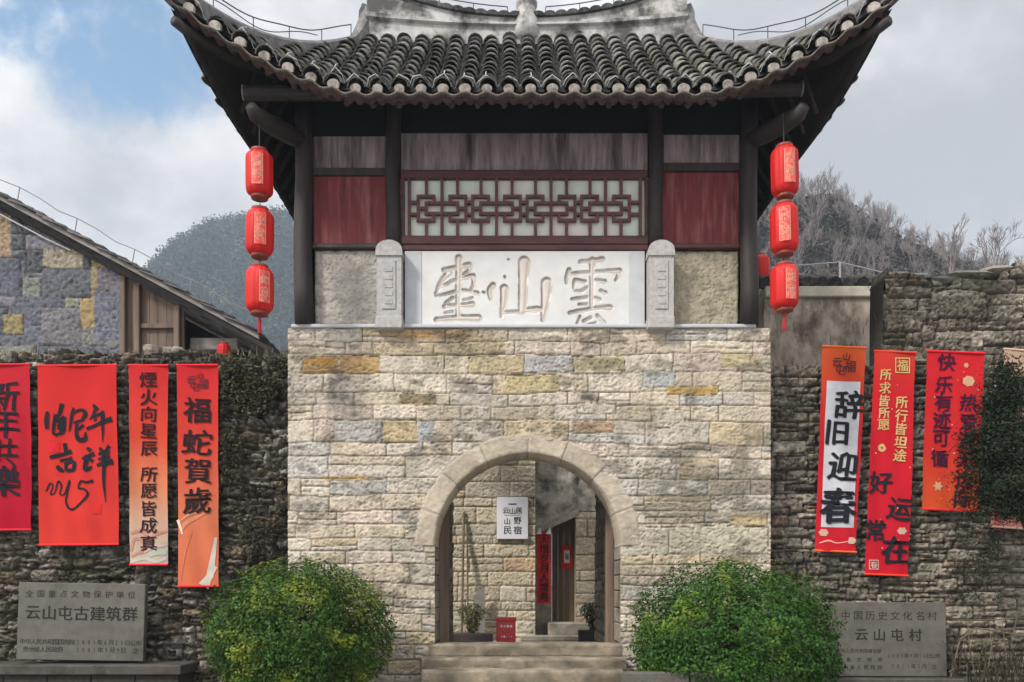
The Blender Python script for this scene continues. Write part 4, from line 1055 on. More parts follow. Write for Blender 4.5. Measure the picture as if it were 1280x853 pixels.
def quadp(pr, loc_, wave, pxs, col, y=-.006, n=12):
    """printed quadrilateral given by 4 pixel corners (tl, tr, br, bl), following the cloth"""
    P = [np.array(loc_(*p)) for p in pxs]; vs = []
    for j in range(n+1):
        for i in range(n+1):
            u, v = i/n, j/n; q = (P[0]*(1-u)+P[1]*u)*(1-v)+(P[3]*(1-u)+P[2]*u)*v
            vs.append((q[0], float(wave(np.array(q[0]), np.array(q[1])))+y, q[1]))
    m_ = n+1; pr.add(vs, [(j*m_+i+m_, j*m_+i+m_+1, j*m_+i+1, j*m_+i) for j in range(n) for i in range(n)], col)
def frame(pr, loc_, wave, k, px, py, hw, col, t=1.2):
    for a, b, c, d in ((-1, -1, 1, -1), (-1, 1, 1, 1), (-1, -1, -1, 1), (1, -1, 1, 1)):
        x0, x1 = px+min(a, c)*hw-t/2, px+max(a, c)*hw+t/2; z0, z1 = py+min(b, d)*hw-t/2, py+max(b, d)*hw+t/2
        quadp(pr, loc_, wave, [(x0, z0), (x1, z0), (x1, z1), (x0, z1)], col, -.008, 2)
RED, CRIM, ORA, SAL, PINK = (.72, .028, .026), (.58, .014, .03), (.76, .10, .028), (.76, .17, .075), (.72, .40, .32)
def e2(pr, loc_, wave, k):
    f = lambda u, v: loc_(40+u/5.017, 480+v/5.017)
    br = lambda pts, ws: brush(pr, [f(*p) for p in pts], [w_*k/5.017 for w_ in ws], -.008, INK, wave)
    br([(85, 675), (110, 625), (128, 640), (112, 690), (140, 682), (165, 612), (185, 640), (175, 690), (205, 690), (235, 605), (222, 680)], [8, 12, 9, 8, 8, 12, 10, 8, 9, 13, 9])
    br([(222, 680), (215, 740), (240, 785), (280, 775), (350, 700), (330, 660), (295, 655), (310, 612), (345, 618), (385, 608)], [9, 12, 15, 13, 14, 12, 12, 13, 15, 20])
    br([(455, 500), (452, 620), (460, 740)], [24, 18, 4]); br([(445, 230), (447, 300), (443, 370)], [20, 14, 3])
    for pts, ws in (([(385, 130), (400, 150), (420, 165)], [10, 18, 10]), ([(398, 165), (385, 200), (360, 225)], [16, 14, 5]), ([(388, 205), (420, 195), (452, 185)], [10, 14, 18]), ([(400, 200), (397, 235)], [14, 12]), ([(340, 282), (400, 262), (450, 240), (505, 222)], [16, 14, 18, 24]),
                    ([(447, 170), (448, 230)], [14, 20]), ([(343, 402), (368, 420)], [12, 20]), ([(318, 472), (350, 455), (392, 438)], [12, 16, 22]), ([(350, 445), (342, 490), (332, 540)], [22, 20, 14]), ([(330, 540), (352, 535), (378, 520)], [14, 18, 12]), ([(360, 470), (385, 488)], [12, 16]),
                    ([(425, 400), (438, 418)], [10, 18]), ([(485, 388), (465, 415)], [18, 9]), ([(418, 442), (450, 432), (486, 424)], [12, 16, 20]), ([(418, 476), (450, 466), (488, 456)], [12, 16, 20]), ([(408, 512), (450, 500), (508, 488)], [14, 18, 26]), ([(453, 415), (456, 470), (458, 520)], [18, 22, 22]),
                    ([(102, 175), (96, 230), (98, 285)], [14, 22, 18]), ([(152, 192), (142, 260), (140, 312), (165, 322)], [14, 14, 12, 16]), ([(192, 125), (178, 180), (160, 215), (148, 235)], [20, 16, 12, 6]), ([(150, 240), (175, 228), (205, 205)], [8, 10, 14]), ([(205, 205), (198, 260), (190, 300), (165, 320)], [16, 20, 22, 8]), ([(178, 225), (172, 290)], [10, 14]), ([(160, 265), (190, 255)], [8, 10]),
                    ([(262, 150), (250, 200), (242, 250), (232, 300)], [10, 14, 12, 5]), ([(262, 185), (295, 165), (325, 170), (332, 195), (312, 220)], [8, 12, 16, 20, 10]), ([(262, 245), (290, 235), (325, 222)], [10, 12, 10]), ([(282, 250), (278, 310), (295, 350), (330, 345), (332, 300)], [14, 16, 20, 20, 6]), ([(320, 255), (290, 290)], [14, 8]),
                    ([(205, 372), (212, 410), (218, 445)], [16, 18, 14]), ([(112, 462), (160, 452), (205, 440), (250, 424)], [16, 18, 16, 22]), ([(178, 485), (215, 476), (255, 468)], [14, 14, 18]), ([(158, 515), (175, 535), (200, 550)], [14, 22, 10]), ([(212, 495), (215, 545)], [14, 14]), ([(212, 500), (250, 490), (268, 500), (262, 545)], [12, 14, 18, 18]), ([(215, 545), (240, 543), (265, 540)], [16, 16, 16])):
        br(pts, [1.45*q for q in ws])
    quadp(pr, loc_, wave, [(61, 552), (75, 552), (75, 566), (61, 566)], (.55, .02, .03), -.006, 3)
    quadp(pr, loc_, wave, [(115, 630), (126, 629), (126, 642), (116, 643)], (.56, .03, .025), -.006, 3)
def e3(pr, loc_, wave, k):
    b = lambda pts, ws, c: brush(pr, [loc_(*p) for p in pts], [w_*k for w_ in ws], -.0055, c, wave)
    b([(164, 667), (176, 664), (186, 672), (196, 668), (208, 664)], [3, 4, 3, 4, 3], (.45, .19, .16)); b([(164, 690), (168, 675), (178, 676), (180, 688), (172, 692), (164, 696)], [3, 4, 3, 4, 3, 3], (.46, .21, .17))
    b([(180, 690), (192, 684), (208, 680)], [4, 5, 6], (.5, .36, .31)); b([(164, 703), (180, 698), (195, 702), (208, 698)], [3, 5, 4, 4], (.46, .43, .38)); b([(186, 694), (198, 690), (208, 691)], [6, 8, 6], (.38, .41, .35))
def e4(pr, loc_, wave, k):
    b = lambda pts, ws, c: brush(pr, [loc_(*p) for p in pts], [w_*k for w_ in ws], -.0055, c, wave)
    b([(224, 668), (232, 655), (244, 648), (258, 642)], [2, 5, 4, 1], (.52, .2, .11)); b([(225, 652), (234, 645), (250, 640)], [1, 3, 1], (.52, .24, .14)); b([(226, 725), (232, 690), (240, 665)], [1, 2, 1], (.53, .17, .09))
    b([(262, 722), (266, 700), (270, 672)], [10, 7, 3], (.49, .43, .38)); b([(254, 733), (261, 722), (270, 708)], [14, 9, 5], (.50, .46, .40)); b([(222, 650), (228, 668)], [4, 2], (.74, .5, .4))
    lg(pr, loc_, wave, k, 247, 477, 24)
def lg(pr, loc_, wave, k, px, py, w_):
    """the small emblem of brush-written characters at the head of a banner"""
    for ch, dx, dy, s in (('云', -.32, -.08, .42), ('山', .1, -.32, .34), ('屯', -.16, .26, .46), ('福', .27, .12, .5)):
        x, z = loc_(px+dx*w_, py+dy*w_); write(pr, ch, x, z, s*w_*k, -.009, .012, 1.05, 0, .05, 0, (.09, .03, .035), wave, .1)
def r1(pr, loc_, wave, k):
    quadp(pr, loc_, wave, [(1033.5, 476), (1075.5, 477.5), (1067, 660), (1026, 659)], (.47, .47, .50), -.0022, 20)
    lg(pr, loc_, wave, k, 1055, 455, 27)
    disc(pr, loc_, wave, k, 1029, 666, 5, (.52, .32, .25), 12, .15, sx=1.3); disc(pr, loc_, wave, k, 1064, 676, 4.5, (.52, .34, .28), 12, .1, sx=1.4)
    brush(pr, [loc_(*p) for p in [(1024, 679), (1035, 676), (1046, 679), (1060, 677)]], [1.2*k, 1.8*k, 1.2*k, 1*k], -.006, (.75, .35, .28), wave)
def r2(pr, loc_, wave, k):
    frame(pr, loc_, wave, k, 1128, 457, 9, YEL, 1.4); disc(pr, loc_, wave, k, 1102.5, 560, 5, YEL, 18); disc(pr, loc_, wave, k, 1102.5, 560, 2, (.55, .02, .03), 4, y=-.009)
    disc(pr, loc_, wave, k, 1127, 664, 5, (.52, .33, .25), 12, .2, sx=1.3); frame(pr, loc_, wave, k, 1092, 706, 5.5, (.52, .35, .29), 1)
    r_ = random.Random(5)
    for i in range(16): disc(pr, loc_, wave, k, r_.uniform(1094, 1138), r_.uniform(450, 700), r_.uniform(.6, 1.1), (.74, .36, .22), 6)
def r3(pr, loc_, wave, k):
    disc(pr, loc_, wave, k, 1207.5, 457, 3.6, (.53, .3, .17), 12, .35); disc(pr, loc_, wave, k, 1210, 477, 7, (.53, .3, .18), 14, .12, sx=1.15); disc(pr, loc_, wave, k, 1172, 608, 7, (.53, .31, .16), 12, .45)
    r_ = random.Random(8)
    for i in range(14): disc(pr, loc_, wave, k, r_.uniform(1162, 1222), r_.uniform(450, 630), r_.uniform(.6, 1.3), (.78, .34, .2), 6)
def r4(pr, loc_, wave, k):
    for i, c in enumerate('新春大吉'): x, z = loc_(1249-i*.4, 634+i*8); write(pr, c, x, z, 9*k, -.009, .02, 1, 0, 0, 0, (.5, .05, .05), wave, .1)
    brush(pr, [loc_(*p) for p in [(1242, 640), (1262, 634), (1290, 640), (1310, 632)]], [4*k, 8*k, 7*k, 9*k], -.0055, (.46, .2, .17), wave)
banner('crimson banner cut by the picture edge, leftmost of all, with large dark characters', (-62, 456), (37, 456), (-61, 662), (39, 663), (.66, .03, .045), (.50, .010, .035), -.4,
       [('新', 6, 495, 37, INK, .012), ('年', 6, 529, 37, INK, .012), ('共', 6, 566, 34, INK, .012), ('樂', 6, 602, 38, INK, .016)], ph=.3)
banner('broad bright red banner with black running-script characters and a looping flourish', (47, 457), (146, 457), (50, 681), (149, 681), (.74, .035, .035), (.76, .055, .04), -.5,
       None, e2, ph=1.1)
banner('narrow banner fading from red to cream with one column of ten small characters', (161, 457), (210, 457), (162.5, 706), (209.5, 706), (.72, .032, .04), (.66, .56, .45), -.1,
       [(c, 186+(.3 if i > 4 else 0), y, 19, (.035, .015, .018), .016, 1.1) for i, (c, y) in enumerate(zip('煙火向星辰所愿皆成真', (475, 497, 517.5, 539, 561, 593, 614, 636, 657, 679)))], e3, mids=[(.36, (.75, .08, .045)), (.62, (.76, .26, .13)), (.8, (.72, .46, .33))], ph=2.0)
banner('tall banner fading red to orange with four big characters and white brush sweep below', (221.5, 457), (272.5, 456), (223, 733), (273.5, 733), (.72, .03, .04), (.77, .19, .09), -.2,
       [('福', 247, 513, 31, (.025, .016, .018), .026, 1.05), ('蛇', 247, 553, 31, (.025, .016, .018), .022, 1.15), ('賀', 248, 589, 31, (.025, .016, .018), .02, 1.1), ('歲', 247, 626, 31, (.025, .016, .018), .02, 1.12)], e4, mids=[(.35, (.75, .07, .045)), (.7, (.77, .22, .11))], ph=.7)
banner('orange topped banner with large dark characters on a white panel', (1028, 433), (1082, 435), (1018, 688), (1069, 691), (.76, .13, .035), (.66, .02, .035), 2.4,
       [('辞', 1061.5, 506, 34, INK, .030), ('旧', 1047, 541, 31, INK, .036), ('迎', 1054, 583, 35, INK, .032), ('春', 1047, 632, 43, INK, .040)], r1, mids=[(.25, (.72, .05, .03)), (.45, (.68, .02, .035))], ph=1.6)
banner('crimson banner with yellow side columns and four staggered dark characters', (1093, 439.5), (1145, 440.5), (1082, 718), (1135.5, 720), (.74, .06, .035), (.64, .015, .035), 2.3,
       [(c, x, y, 14, YEL, .02) for c, x, y in zip('所求皆所愿', (1106, 1105.5, 1105, 1104.5, 1104), (469, 485.5, 501.5, 516.5, 531.5))]+[(c, x, y, 15, YEL, .022) for c, x, y in zip('所行皆坦途', (1127, 1126.5, 1126, 1125.5, 1124.5), (503, 520, 536.5, 553, 569.5))]
       + [('福', 1128, 457, 14, YEL, .016), ('好', 1101, 603, 27, INK, .030), ('运', 1124, 637, 28, INK, .032), ('常', 1094.5, 663, 26, INK, .028), ('在', 1119, 688, 33, INK, .034), ('春', 1092, 706, 8, (.52, .35, .29), .03)], r2, mids=[(.2, (.72, .022, .035))], ph=2.6)
banner('red banner with two columns of dark characters and pale flowers beside the conifer', (1159, 440), (1231, 441), (1151.5, 637), (1221, 639), (.74, .022, .035), (.77, .11, .03), 2.2,
       [(c, x, y, 21, (.045, .012, .032), .022) for c, x, y in zip('快乐有迹可循', (1183, 1180, 1179, 1177.5, 1176, 1174.5), (453, 481, 503, 525, 548, 573))]+[(c, x, y, 21, (.045, .012, .032), .022) for c, x, y in zip('热爱漫无边际', (1210, 1209, 1207, 1205.5, 1203.5, 1202.5), (504, 528, 551, 575, 600, 624))], r3, mids=[(.6, (.75, .035, .035))], ph=.2)
banner('pale peach banner half hidden behind the dark conifer', (1255, 438), (1330, 440), (1237, 660), (1312, 663), (.62, .42, .30), (.70, .30, .24), 4.2, None, r4, mids=[(.5, (.66, .46, .36))], ph=1.3)

# ------------------------------------------------------------------ engraved plaques on their ledges
def plaque(label, px0, px1, py0, py1, y, lines, tilt):
    root = thing('stone_plaque', label, 'plaque', (wx((px0+px1)/2, y), y, wz(py1, y)), 'engraved stone plaques', (rad(-2), rad(tilt), 0))
    k = (D+y)/1000; w_, h = (px1-px0)*k, (py1-py0)*k
    obj('slab', MB().box(-w_/2, w_/2, 0, .09, 0, h, bev=.008), M['plaque'], root, local=True)
    mb = MB()
    for txt, cx_, cy_, size, pitch, b in lines:
        n = len(txt)
        for i, ch in enumerate(txt):
            if ch == ' ': continue
            sx = .62 if ch.isdigit() else 1
            write(mb, ch, (cx_-(px0+px1)/2+(i-(n-1)/2)*pitch)*k, (py1-cy_)*k, size*k, -.0015, b, sx*1.05, 0, 0, .001, (1, 1, 1))
    obj('engraving', mb, M['engrave'], root, local=True)
    return root
plaque('grey stone plaque engraved with seven large characters, below the left banners', 20, 179, 729, 826, .12,
       [('全国重点文物保护单位', 98, 743, 9, 14.2, .0), ('云山屯古建筑群', 100, 767, 17.5, 20.2, .02), ('中华人民共和国国务院2001年6月25日公布', 100, 803, 7, 6.9, -.004), ('贵州省人民政府  2001年9月9日 立', 100, 812.5, 7, 7.2, -.004)], .8)
plaque('brown stone plaque engraved with four large characters, partly behind right shrub', 1040, 1184, 753, 846, .12,
       [('中国历史文化名村', 1112, 770, 11, 15.5, .0), ('云山屯村', 1111, 794, 15, 22.5, .02), ('中华人民共和国建设部', 1074, 814, 5, 5.6, .0), ('国 家 文 物 局', 1074, 825, 5.5, 6.5, .0), ('贵州省人民政府', 1074, 834.5, 6, 8.6, .0), ('2005年9月16日公布', 1142, 820, 6, 5.6, -.002), ('2011年5月 立', 1142, 833, 6, 6.5, -.002)], .2)
def ledge(label, px0, px1, py, y0):
    root = thing('plaque_ledge', label, 'ledge', (wx((px0+px1)/2, y0), y0, GZ), 'stone ledges under the plaques')
    z = wz(py, y0); x0, x1 = wx(px0, y0), wx(px1, y0)
    mb = MB(); mb.box(x0, x1, y0, .52, z-.12, z, bev=.012); obj('top_slab', mb, M['ledge'], root)
    mb = MB(); n = max(3, int((x1-x0)/.5))
    for i in range(n): mb.box(x0+.05+(x1-x0-.1)*i/n+.004, x0+.05+(x1-x0-.1)*(i+1)/n-.004, y0+.06, .52, GZ, z-.124, (.045, .04, .033), .01)
    obj('ledge_base', mb, M['rubble'], root)
ledge('dark stone ledge carrying the left plaque', -60, 226, 832, -.08); ledge('dark stone ledge carrying the right plaque', 1030, 1222, 849, -.05)

# ------------------------------------------------------------------ courtyard seen through the arch
AY = 6.5; FL = -.42; ax1 = wx(669, AY)
pal2 = [((.58, .51, .38), .36), ((.55, .50, .40), .28), ((.60, .52, .39), .16), ((.50, .44, .34), .12), ((.57, .43, .28), .08)]
s3 = stones(-3.5, ax1+.2, course_list(-.5, 5, .17, .36, 17), (.3, .72), 51, pal2, .2)
o = masonry('courtyard_wall', -3.6, ax1, FL-.02, 4.2, AY, .02, s3, M['gate_stone'], None, seed=110, joint=.009, edge=.022, relief=.025, warp=.018, rough=.014, mortar=(.2, .165, .11), stain=None, thick=1.4)
tag(o, 'pale sandstone courtyard wall seen through the arch, carrying a white sign', 'wall')
dh = thing('doorway_house', 'black stained house front with recessed plank door seen through the arch', 'house', (1.3, 7.1, FL))
# lintel, plaster above, left reveal, pillar, door
yb = 7.0
obj('upper_wall', MB().prism([(ax1-.05, wz(663, yb)), (wx(722, yb), wz(640, yb)), (wx(722, yb), 4.2), (ax1-.05, 4.2)], yb-.05, yb+.3), M['stained'], dh)
obj('upper_wall', MB().box(wx(722, yb)+.002, 4.2, yb-.12, yb+.3, wz(640, yb), 4.2), M['stained'], dh)
obj('lintel', MB().prism([(ax1+.0, wz(669, yb)), (wx(723, yb), wz(645, yb)), (wx(723, yb), wz(636, yb)), (ax1+.0, wz(660, yb))], yb-.16, yb+.2), M['slab'], dh)
s4 = stones(1.0, 4.5, course_list(-.5, 3, .2, .4, 19), (.3, .6), 52, pal2, .1)
masonry('door_pillar', wx(719, yb), 4.2, FL-.02, wz(641, yb), yb-.14, .022, s4, M['gate_stone'], dh, seed=115, joint=.009, edge=.022, relief=.025, warp=.015, rough=.013, mortar=(.16, .13, .09), thick=.5)
obj('door_jamb', MB().box(ax1-.02, wx(690, yb), yb+.12, yb+.3, FL, 2.5), M['slab'], dh)
mb = MB(); x0, x1 = wx(690, yb+.2), wx(720, yb+.2)
for i in range(4): mb.box(x0+(x1-x0)*i/4+.002, x0+(x1-x0)*(i+1)/4-.002, yb+.2, yb+.25, wz(778, yb+.2), 2.5, bev=.005)
dr = obj('door', mb, M['door'], dh)
obj('door_step', MB().box(wx(684, yb), wx(735, yb), yb-.45, yb+.2, FL, wz(779, yb-.45), bev=.02), M['slab'], dh)
obj('door_step', MB().box(wx(650, yb), wx(738, yb), yb-.75, yb-.45, FL, wz(795, yb-.75), bev=.02), M['slab'], dh)
mb = MB().box(wx(702, yb+.19), wx(715, yb+.19), yb+.185, yb+.192, wz(711, yb+.19), wz(682, yb+.19))
pp = thing('door_paper', 'small red paper with white centre pasted on the plank door', 'paper', (wx(708, yb), yb+.18, wz(711, yb)))
obj('red_sheet', mb, M['red_paper'], pp)
mb = MB().box(wx(705, yb+.18), wx(712, yb+.18), yb+.178, yb+.183, wz(704, yb+.18), wz(688, yb+.18)); q_ = obj('white_centre', mb, M['sign'], pp)
mb = MB(); write(mb, '福', wx(708.5, yb+.17), wz(696, yb+.17), .13, yb+.176, .02, .6); obj('lettering', mb, M['engrave'], pp)
cp = thing('red_couplet', 'long red couplet strip with dark characters hanging beside the plank door', 'couplet', (wx(680, yb-.2), yb-.2, wz(755, yb-.2)))
cy_ = yb-.22; nx, nz = 6, 30; X, Z = np.meshgrid(np.linspace(wx(671.5, cy_), wx(688, cy_), nx), np.linspace(wz(754, cy_), wz(665, cy_), nz)); Y = cy_+.012*np.sin(Z*5)+.01*np.sin(X*20)
idx = np.arange(nx*nz).reshape(nz, nx); F = np.stack([idx[:-1, :-1], idx[:-1, 1:], idx[1:, 1:], idx[1:, :-1]], -1).reshape(-1, 4)
nobj('strip', np.stack([X, Y, Z], -1).reshape(-1, 3), F, np.ones((nx*nz, 3)), M['red_paper'], cp)
mb = MB()
for i, ch in enumerate('天增岁月人增寿'): write(mb, ch, wx(680, cy_), wz(674+i*12, cy_), .19, cy_-.025, .02)
obj('lettering', mb, M['engrave'], cp)
mb = MB()
for a in (674, 686): mb.prism([(wx(a-4, cy_), wz(668, cy_)), (wx(a+3, cy_), wz(668, cy_)), (wx(a+1.5, cy_), wz(659, cy_))], cy_-.03, cy_-.02)
obj('paper_corner', mb, M['sign'], cp)
sg = thing('white_sign', 'white inn sign board with black brush characters on the courtyard wall', 'sign', (wx(641, AY), AY-.06, wz(674, AY)))
sy = AY-.11; obj('board', MB().box(wx(621, sy), wx(660, sy), sy, sy+.07, wz(674, sy), wz(622, sy), bev=.006), M['sign'], sg)
mb = MB(); obj('board_edge', MB().box(wx(620.6, sy), wx(660.4, sy), sy+.02, sy+.065, wz(674.3, sy), wz(621.7, sy)), M['grey_beam'], sg)
K = (D+sy)/1000
mb.box(wx(635.5, sy), wx(646, sy), sy-.004, sy-.001, wz(631, sy), wz(629.6, sy))
for ch, px, py, s in (('云', 632.5, 638.5, 8), ('山', 640.5, 639, 8), ('居', 648.5, 638.5, 8), ('山', 634, 652, 8), ('野', 647, 651, 9), ('民', 634.5, 663, 10), ('宿', 647, 663, 10)): write(mb, ch, wx(px, sy), wz(py, sy), s*K, sy-.001, .016)
mb.box(wx(630, sy), wx(651, sy), sy-.004, sy-.001, wz(644.4, sy), wz(644, sy))
obj('lettering', mb, M['engrave'], sg)
# red fire box on the passage floor
bx = thing('fire_box', 'dark red metal fire extinguisher box with white lettering inside the arch', 'box', (wx(632, 1.0), 1.1, -.26))
mb = MB().box(wx(620.5, 1.0), wx(644.5, 1.0), 1.0, 1.26, -.26, wz(776, 1.0), bev=.012); obj('box_body', mb, M['red_box'], bx)
mb = MB().box(wx(619.5, 1.0), wx(645.5, 1.0), .99, 1.27, wz(777, 1.0)+.004, wz(772.5, 1.0), bev=.008); obj('box_lid', mb, M['red_box'], bx)
mb = MB()
for i, ch in enumerate('灭火器箱'): write(mb, ch, wx(627+i*3.9, 1), wz(783, 1), .035, .997, .02)
for i, ch in enumerate('火警119'): write(mb, ch, wx(627.5+i*3, 1), wz(796, 1), .026, .997, .02)
obj('lettering', mb, M['white_paint'], bx)
# potted plants and old poles
def pot_plant(label, x, y, z0, potw, poth, ph, pw_, col, seed):
    r_ = np.random.RandomState(seed); root = thing('potted_plant', label, 'potted plant', (x, y, z0))
    obj('planter', MB().box(x-potw/2, x+potw/2, y-.14, y+.14, z0, z0+poth, bev=.015), M['pot'], root)
    n = 700; th = r_.uniform(0, 2*math.pi, n); t = r_.rand(n)**.8; rr = pw_*(.25+.75*t)*r_.rand(n)**.5
    P = np.stack([x+rr*np.cos(th), y+.6*rr*np.sin(th), z0+poth+ph*t*(1-.3*rr/pw_)], -1); Nn = np.stack([np.cos(th), np.sin(th), .6+0*th], -1)
    V, F = leaf_mesh(P, Nn, .075, .32, r_, .7); cc = np.repeat(np.array(col)*r_.uniform(.5, 1.4, n)[:, None], 4, 0)
    nobj('foliage', V, F, cc, M['leaf'], root); mb = MB()
    for k in range(7): a = k*.9; mb.tube([(x, y, z0+poth-.02), (x+pw_*.3*math.cos(a), y+.15*math.sin(a), z0+poth+ph*.5), (x+pw_*.6*math.cos(a), y+.2*math.sin(a), z0+poth+ph*.9)], .006, 5)
    obj('stem', mb, M['bark'], root)
pot_plant('bushy plant in a long dark trough at the left inside the arch', wx(590, 5.4), 5.4, FL, .80, .22, .62, .32, (.12, .13, .045), 4)
pot_plant('dark leafy plant in a round edged planter at the right inside the arch', wx(742, 4.4), 4.4, FL, .55, .34, .55, .28, (.06, .09, .045), 9)
for k, (a, b, r_) in enumerate((((577, 799), (580, 640), .024), ((585, 799), (584, 655), .018))):
    o = obj('bamboo_pole', MB().tube([pt(*a, 6.0), pt(*b, 6.45)], r_, 8), M['dry']); tag(o, ['thicker', 'thinner'][k]+' of two dry poles leaning on the courtyard wall', 'pole', 'poles leaning on the courtyard wall')
ob = thing('leaning_board', 'grey pointed board leaning on the courtyard wall behind the trough plant', 'board', (wx(600, 6.2), 6.2, FL))
obj('board', MB().prism([(wx(592, 6.2), FL), (wx(606, 6.2), FL), (wx(606, 6.2), wz(732, 6.2)), (wx(598, 6.2), wz(738, 6.2)), (wx(592, 6.2), wz(746, 6.2))], 6.25, 6.28), M['grey_beam'], ob)

# ------------------------------------------------------------------ shrubs in front
def shrub(label, px, pytop, hw, y, cz, rz, seed, n, tintbase, gap):
    r_ = np.random.RandomState(seed); x = wx(px, y); rx = hw*(D+y)/1000; root = thing('round_shrub', label, 'shrub', (x, y, GZ), 'clipped shrubs flanking the steps')
    # points through the outer part of a lumpy ellipsoid
    u = r_.normal(0, 1, (n*2, 3)); u /= np.linalg.norm(u, axis=1)[:, None]
    th = np.arctan2(u[:, 0], -u[:, 1]); ph = u[:, 2]
    lump = fbm(th*2.6+5, ph*3.4+5, seed, 5, .62); rad_ = (.74+.44*lump)*(1-.38*r_.rand(len(u))**1.6)
    rad_ = rad_*np.where(r_.rand(len(u)) < .025, r_.uniform(1.0, 1.10, len(u)), 1)
    flat = np.where(u[:, 2] < -.2, .82, 1)
    P = np.stack([x+u[:, 0]*rx*rad_, y+u[:, 1]*rx*.95*rad_, cz+u[:, 2]*rz*rad_*flat], -1)
    hole = fbm(th*3.4+9, ph*4.4, seed+50, 4, .6); keep = (hole > gap) | (r_.rand(len(u)) < .12); keep &= P[:, 2] > GZ+.05
    P, u, th, ph, lump = P[keep][:n], u[keep][:n], th[keep][:n], ph[keep][:n], lump[keep][:n]
    V, F = leaf_mesh(P, u*.8+np.array([0, 0, .55]), .047, .5, r_, .42)
    young = (sstep(.50, .66, fbm(th*2.6, ph*3.4, seed+80, 4, .6))*sstep(.40, .60, lump))[:, None]; c = np.array((.036, .088, .014))*(1-young)+np.array((.135, .18, .020))*young
    c = c*np.array(tintbase)*r_.uniform(.7, 1.3, len(P))[:, None]
    nobj('foliage', V, F, np.repeat(c, 4, 0), M['leaf'], root)
    mb = MB()
    for k in range(26):
        a = r_.uniform(0, 2*math.pi); e = Vector((x+rx*.85*math.cos(a)*r_.uniform(.3, 1), y+rx*.8*math.sin(a)*r_.uniform(.3, 1), cz+rz*r_.uniform(-.3, .6)))
        b0 = Vector((x+r_.uniform(-.12, .12), y+r_.uniform(-.1, .1), GZ)); mid = b0.lerp(e, .5)+Vector((0, 0, -.1)); mb.tube([b0, mid, e], [.02, .014, .006], 5)
    obj('stem', mb, M['bark'], root)
    return root
shrub('clipped round shrub left of the steps, patched yellow green with bare stems below', 374, 698, 115, -1.0, .16, .90, 3, 40000, (1.1, 1.05, .95), .35)
shrub('wider dark green clipped shrub right of the steps in front of the brown plaque', 917, 702, 136, -1.0, .04, .99, 8, 48000, (.85, 1.0, .85), .31)
kb = MB()
for i, (a, b) in enumerate(((780, 862), (864, 962), (964, 990))): kb.box(wx(a, -1.75), wx(b, -1.75), -1.75, -1.6, GZ, wz(841 if i < 2 else 846, -1.75), np.array((.12, .115, .10))*(1 if i < 2 else 2.0), .012)
tag(obj('planter_kerb', kb, M['step']), 'dark stone planter kerb round the foot of the right shrub', 'kerb')

# conifer at the right edge
def conifer():
    r_ = np.random.RandomState(2); y = -.6; x = wx(1259, y); zt, zb_ = wz(446, y), wz(655, y); root = thing('conifer', 'dark feathery conifer at the right edge hiding the peach banner', 'tree', (x, y, GZ))
    P, Nn = [], []; mb = MB()
    for k in range(150):
        t = r_.rand()**.8; z0 = zt+(zb_-zt)*t*.9; a = r_.uniform(0, 2*math.pi); l = (.07+.54*min(1, t*1.35))*r_.uniform(.55, 1.12)*(1-.3*sstep(.85, 1, np.array(t)))
        b0 = np.array((x+.03*math.sin(t*9), y, z0-.10)); d = np.array((math.cos(a), math.sin(a), .35-.25*t)); tip = b0+d*l+np.array((0, 0, -.10*t*l/.5))
        if k % 4 == 0: mb.tube([b0, b0+d*l*.6, tip], [.010, .007, .003], 4)
        m_ = int(70+230*l/.6); q = r_.rand(m_)**.6; spread = .035+.075*np.sin(q*math.pi*.85)[:, None]
        P.append(b0+(tip-b0)*q[:, None]+r_.normal(0, 1, (m_, 3))*spread*np.array((1, 1, .7))); Nn.append(np.tile(d+np.array((0, 0, .8)), (m_, 1)))
    P, Nn = np.concatenate(P), np.concatenate(Nn); n = len(P)
    V, F = leaf_mesh(P, Nn, .056, .24, r_, .8); c = np.array((.017, .029, .013))*r_.uniform(.5, 1.6, n)[:, None]
    nobj('crown', V, F, np.repeat(c, 4, 0), M['leaf'], root)
    mb.tube([(x+.72, y+.1, GZ), (x+.58, y+.05, .5), (x+.30, y+.02, 1.25), (x+.06, y, 1.75), (x, y, zt-.2)], [.03, .028, .026, .02, .008], 8)
    obj('trunk', mb, M['dark_wood'], root)
conifer()

# weeds, creeper, dry canes on the walls
def creeper(name, label, cat, boxes, y, seed, size, asp, cols, dens, kind=None):
    r_ = np.random.RandomState(seed); Ps = []
    for px0, px1, py0, py1, k in boxes:
        m_ = int(dens*k*(px1-px0)*(py1-py0)); X = r_.uniform(px0, px1, m_); Yp = r_.uniform(py0, py1, m_)
        q = fbm(X*.045, Yp*.045, seed+3, 4, .6)+.2*np.minimum(np.minimum(X-px0, px1-X)/(px1-px0), np.minimum(Yp-py0, py1-Yp)/(py1-py0)); ok = q > .52
        Ps.append(np.stack([wx(X[ok], y), np.full(ok.sum(), y)-r_.uniform(.0, .10, ok.sum()), wz(Yp[ok], y)], -1))
    P = np.concatenate(Ps); V, F = leaf_mesh(P, np.tile(np.array((0, -1, .5)), (len(P), 1)), size, asp, r_, .6)
    ci = r_.randint(0, len(cols), len(P)); c = np.array(cols)[ci]*r_.uniform(.5, 1.4, len(P))[:, None]
    o = nobj(name, V, F, np.repeat(c, 4, 0), M['leaf']); tag(o, label, cat, kind=kind); return o
creeper('creeper', 'brown green creeper covering the wall between last left banner and the gate', 'creeper', [(279, 360, 448, 520, 1), (279, 304, 500, 640, .5), (300, 358, 610, 700, .4)], .42, 5, .055, .5, [(.05, .045, .022), (.075, .06, .035), (.045, .055, .02), (.03, .027, .018)], .55)
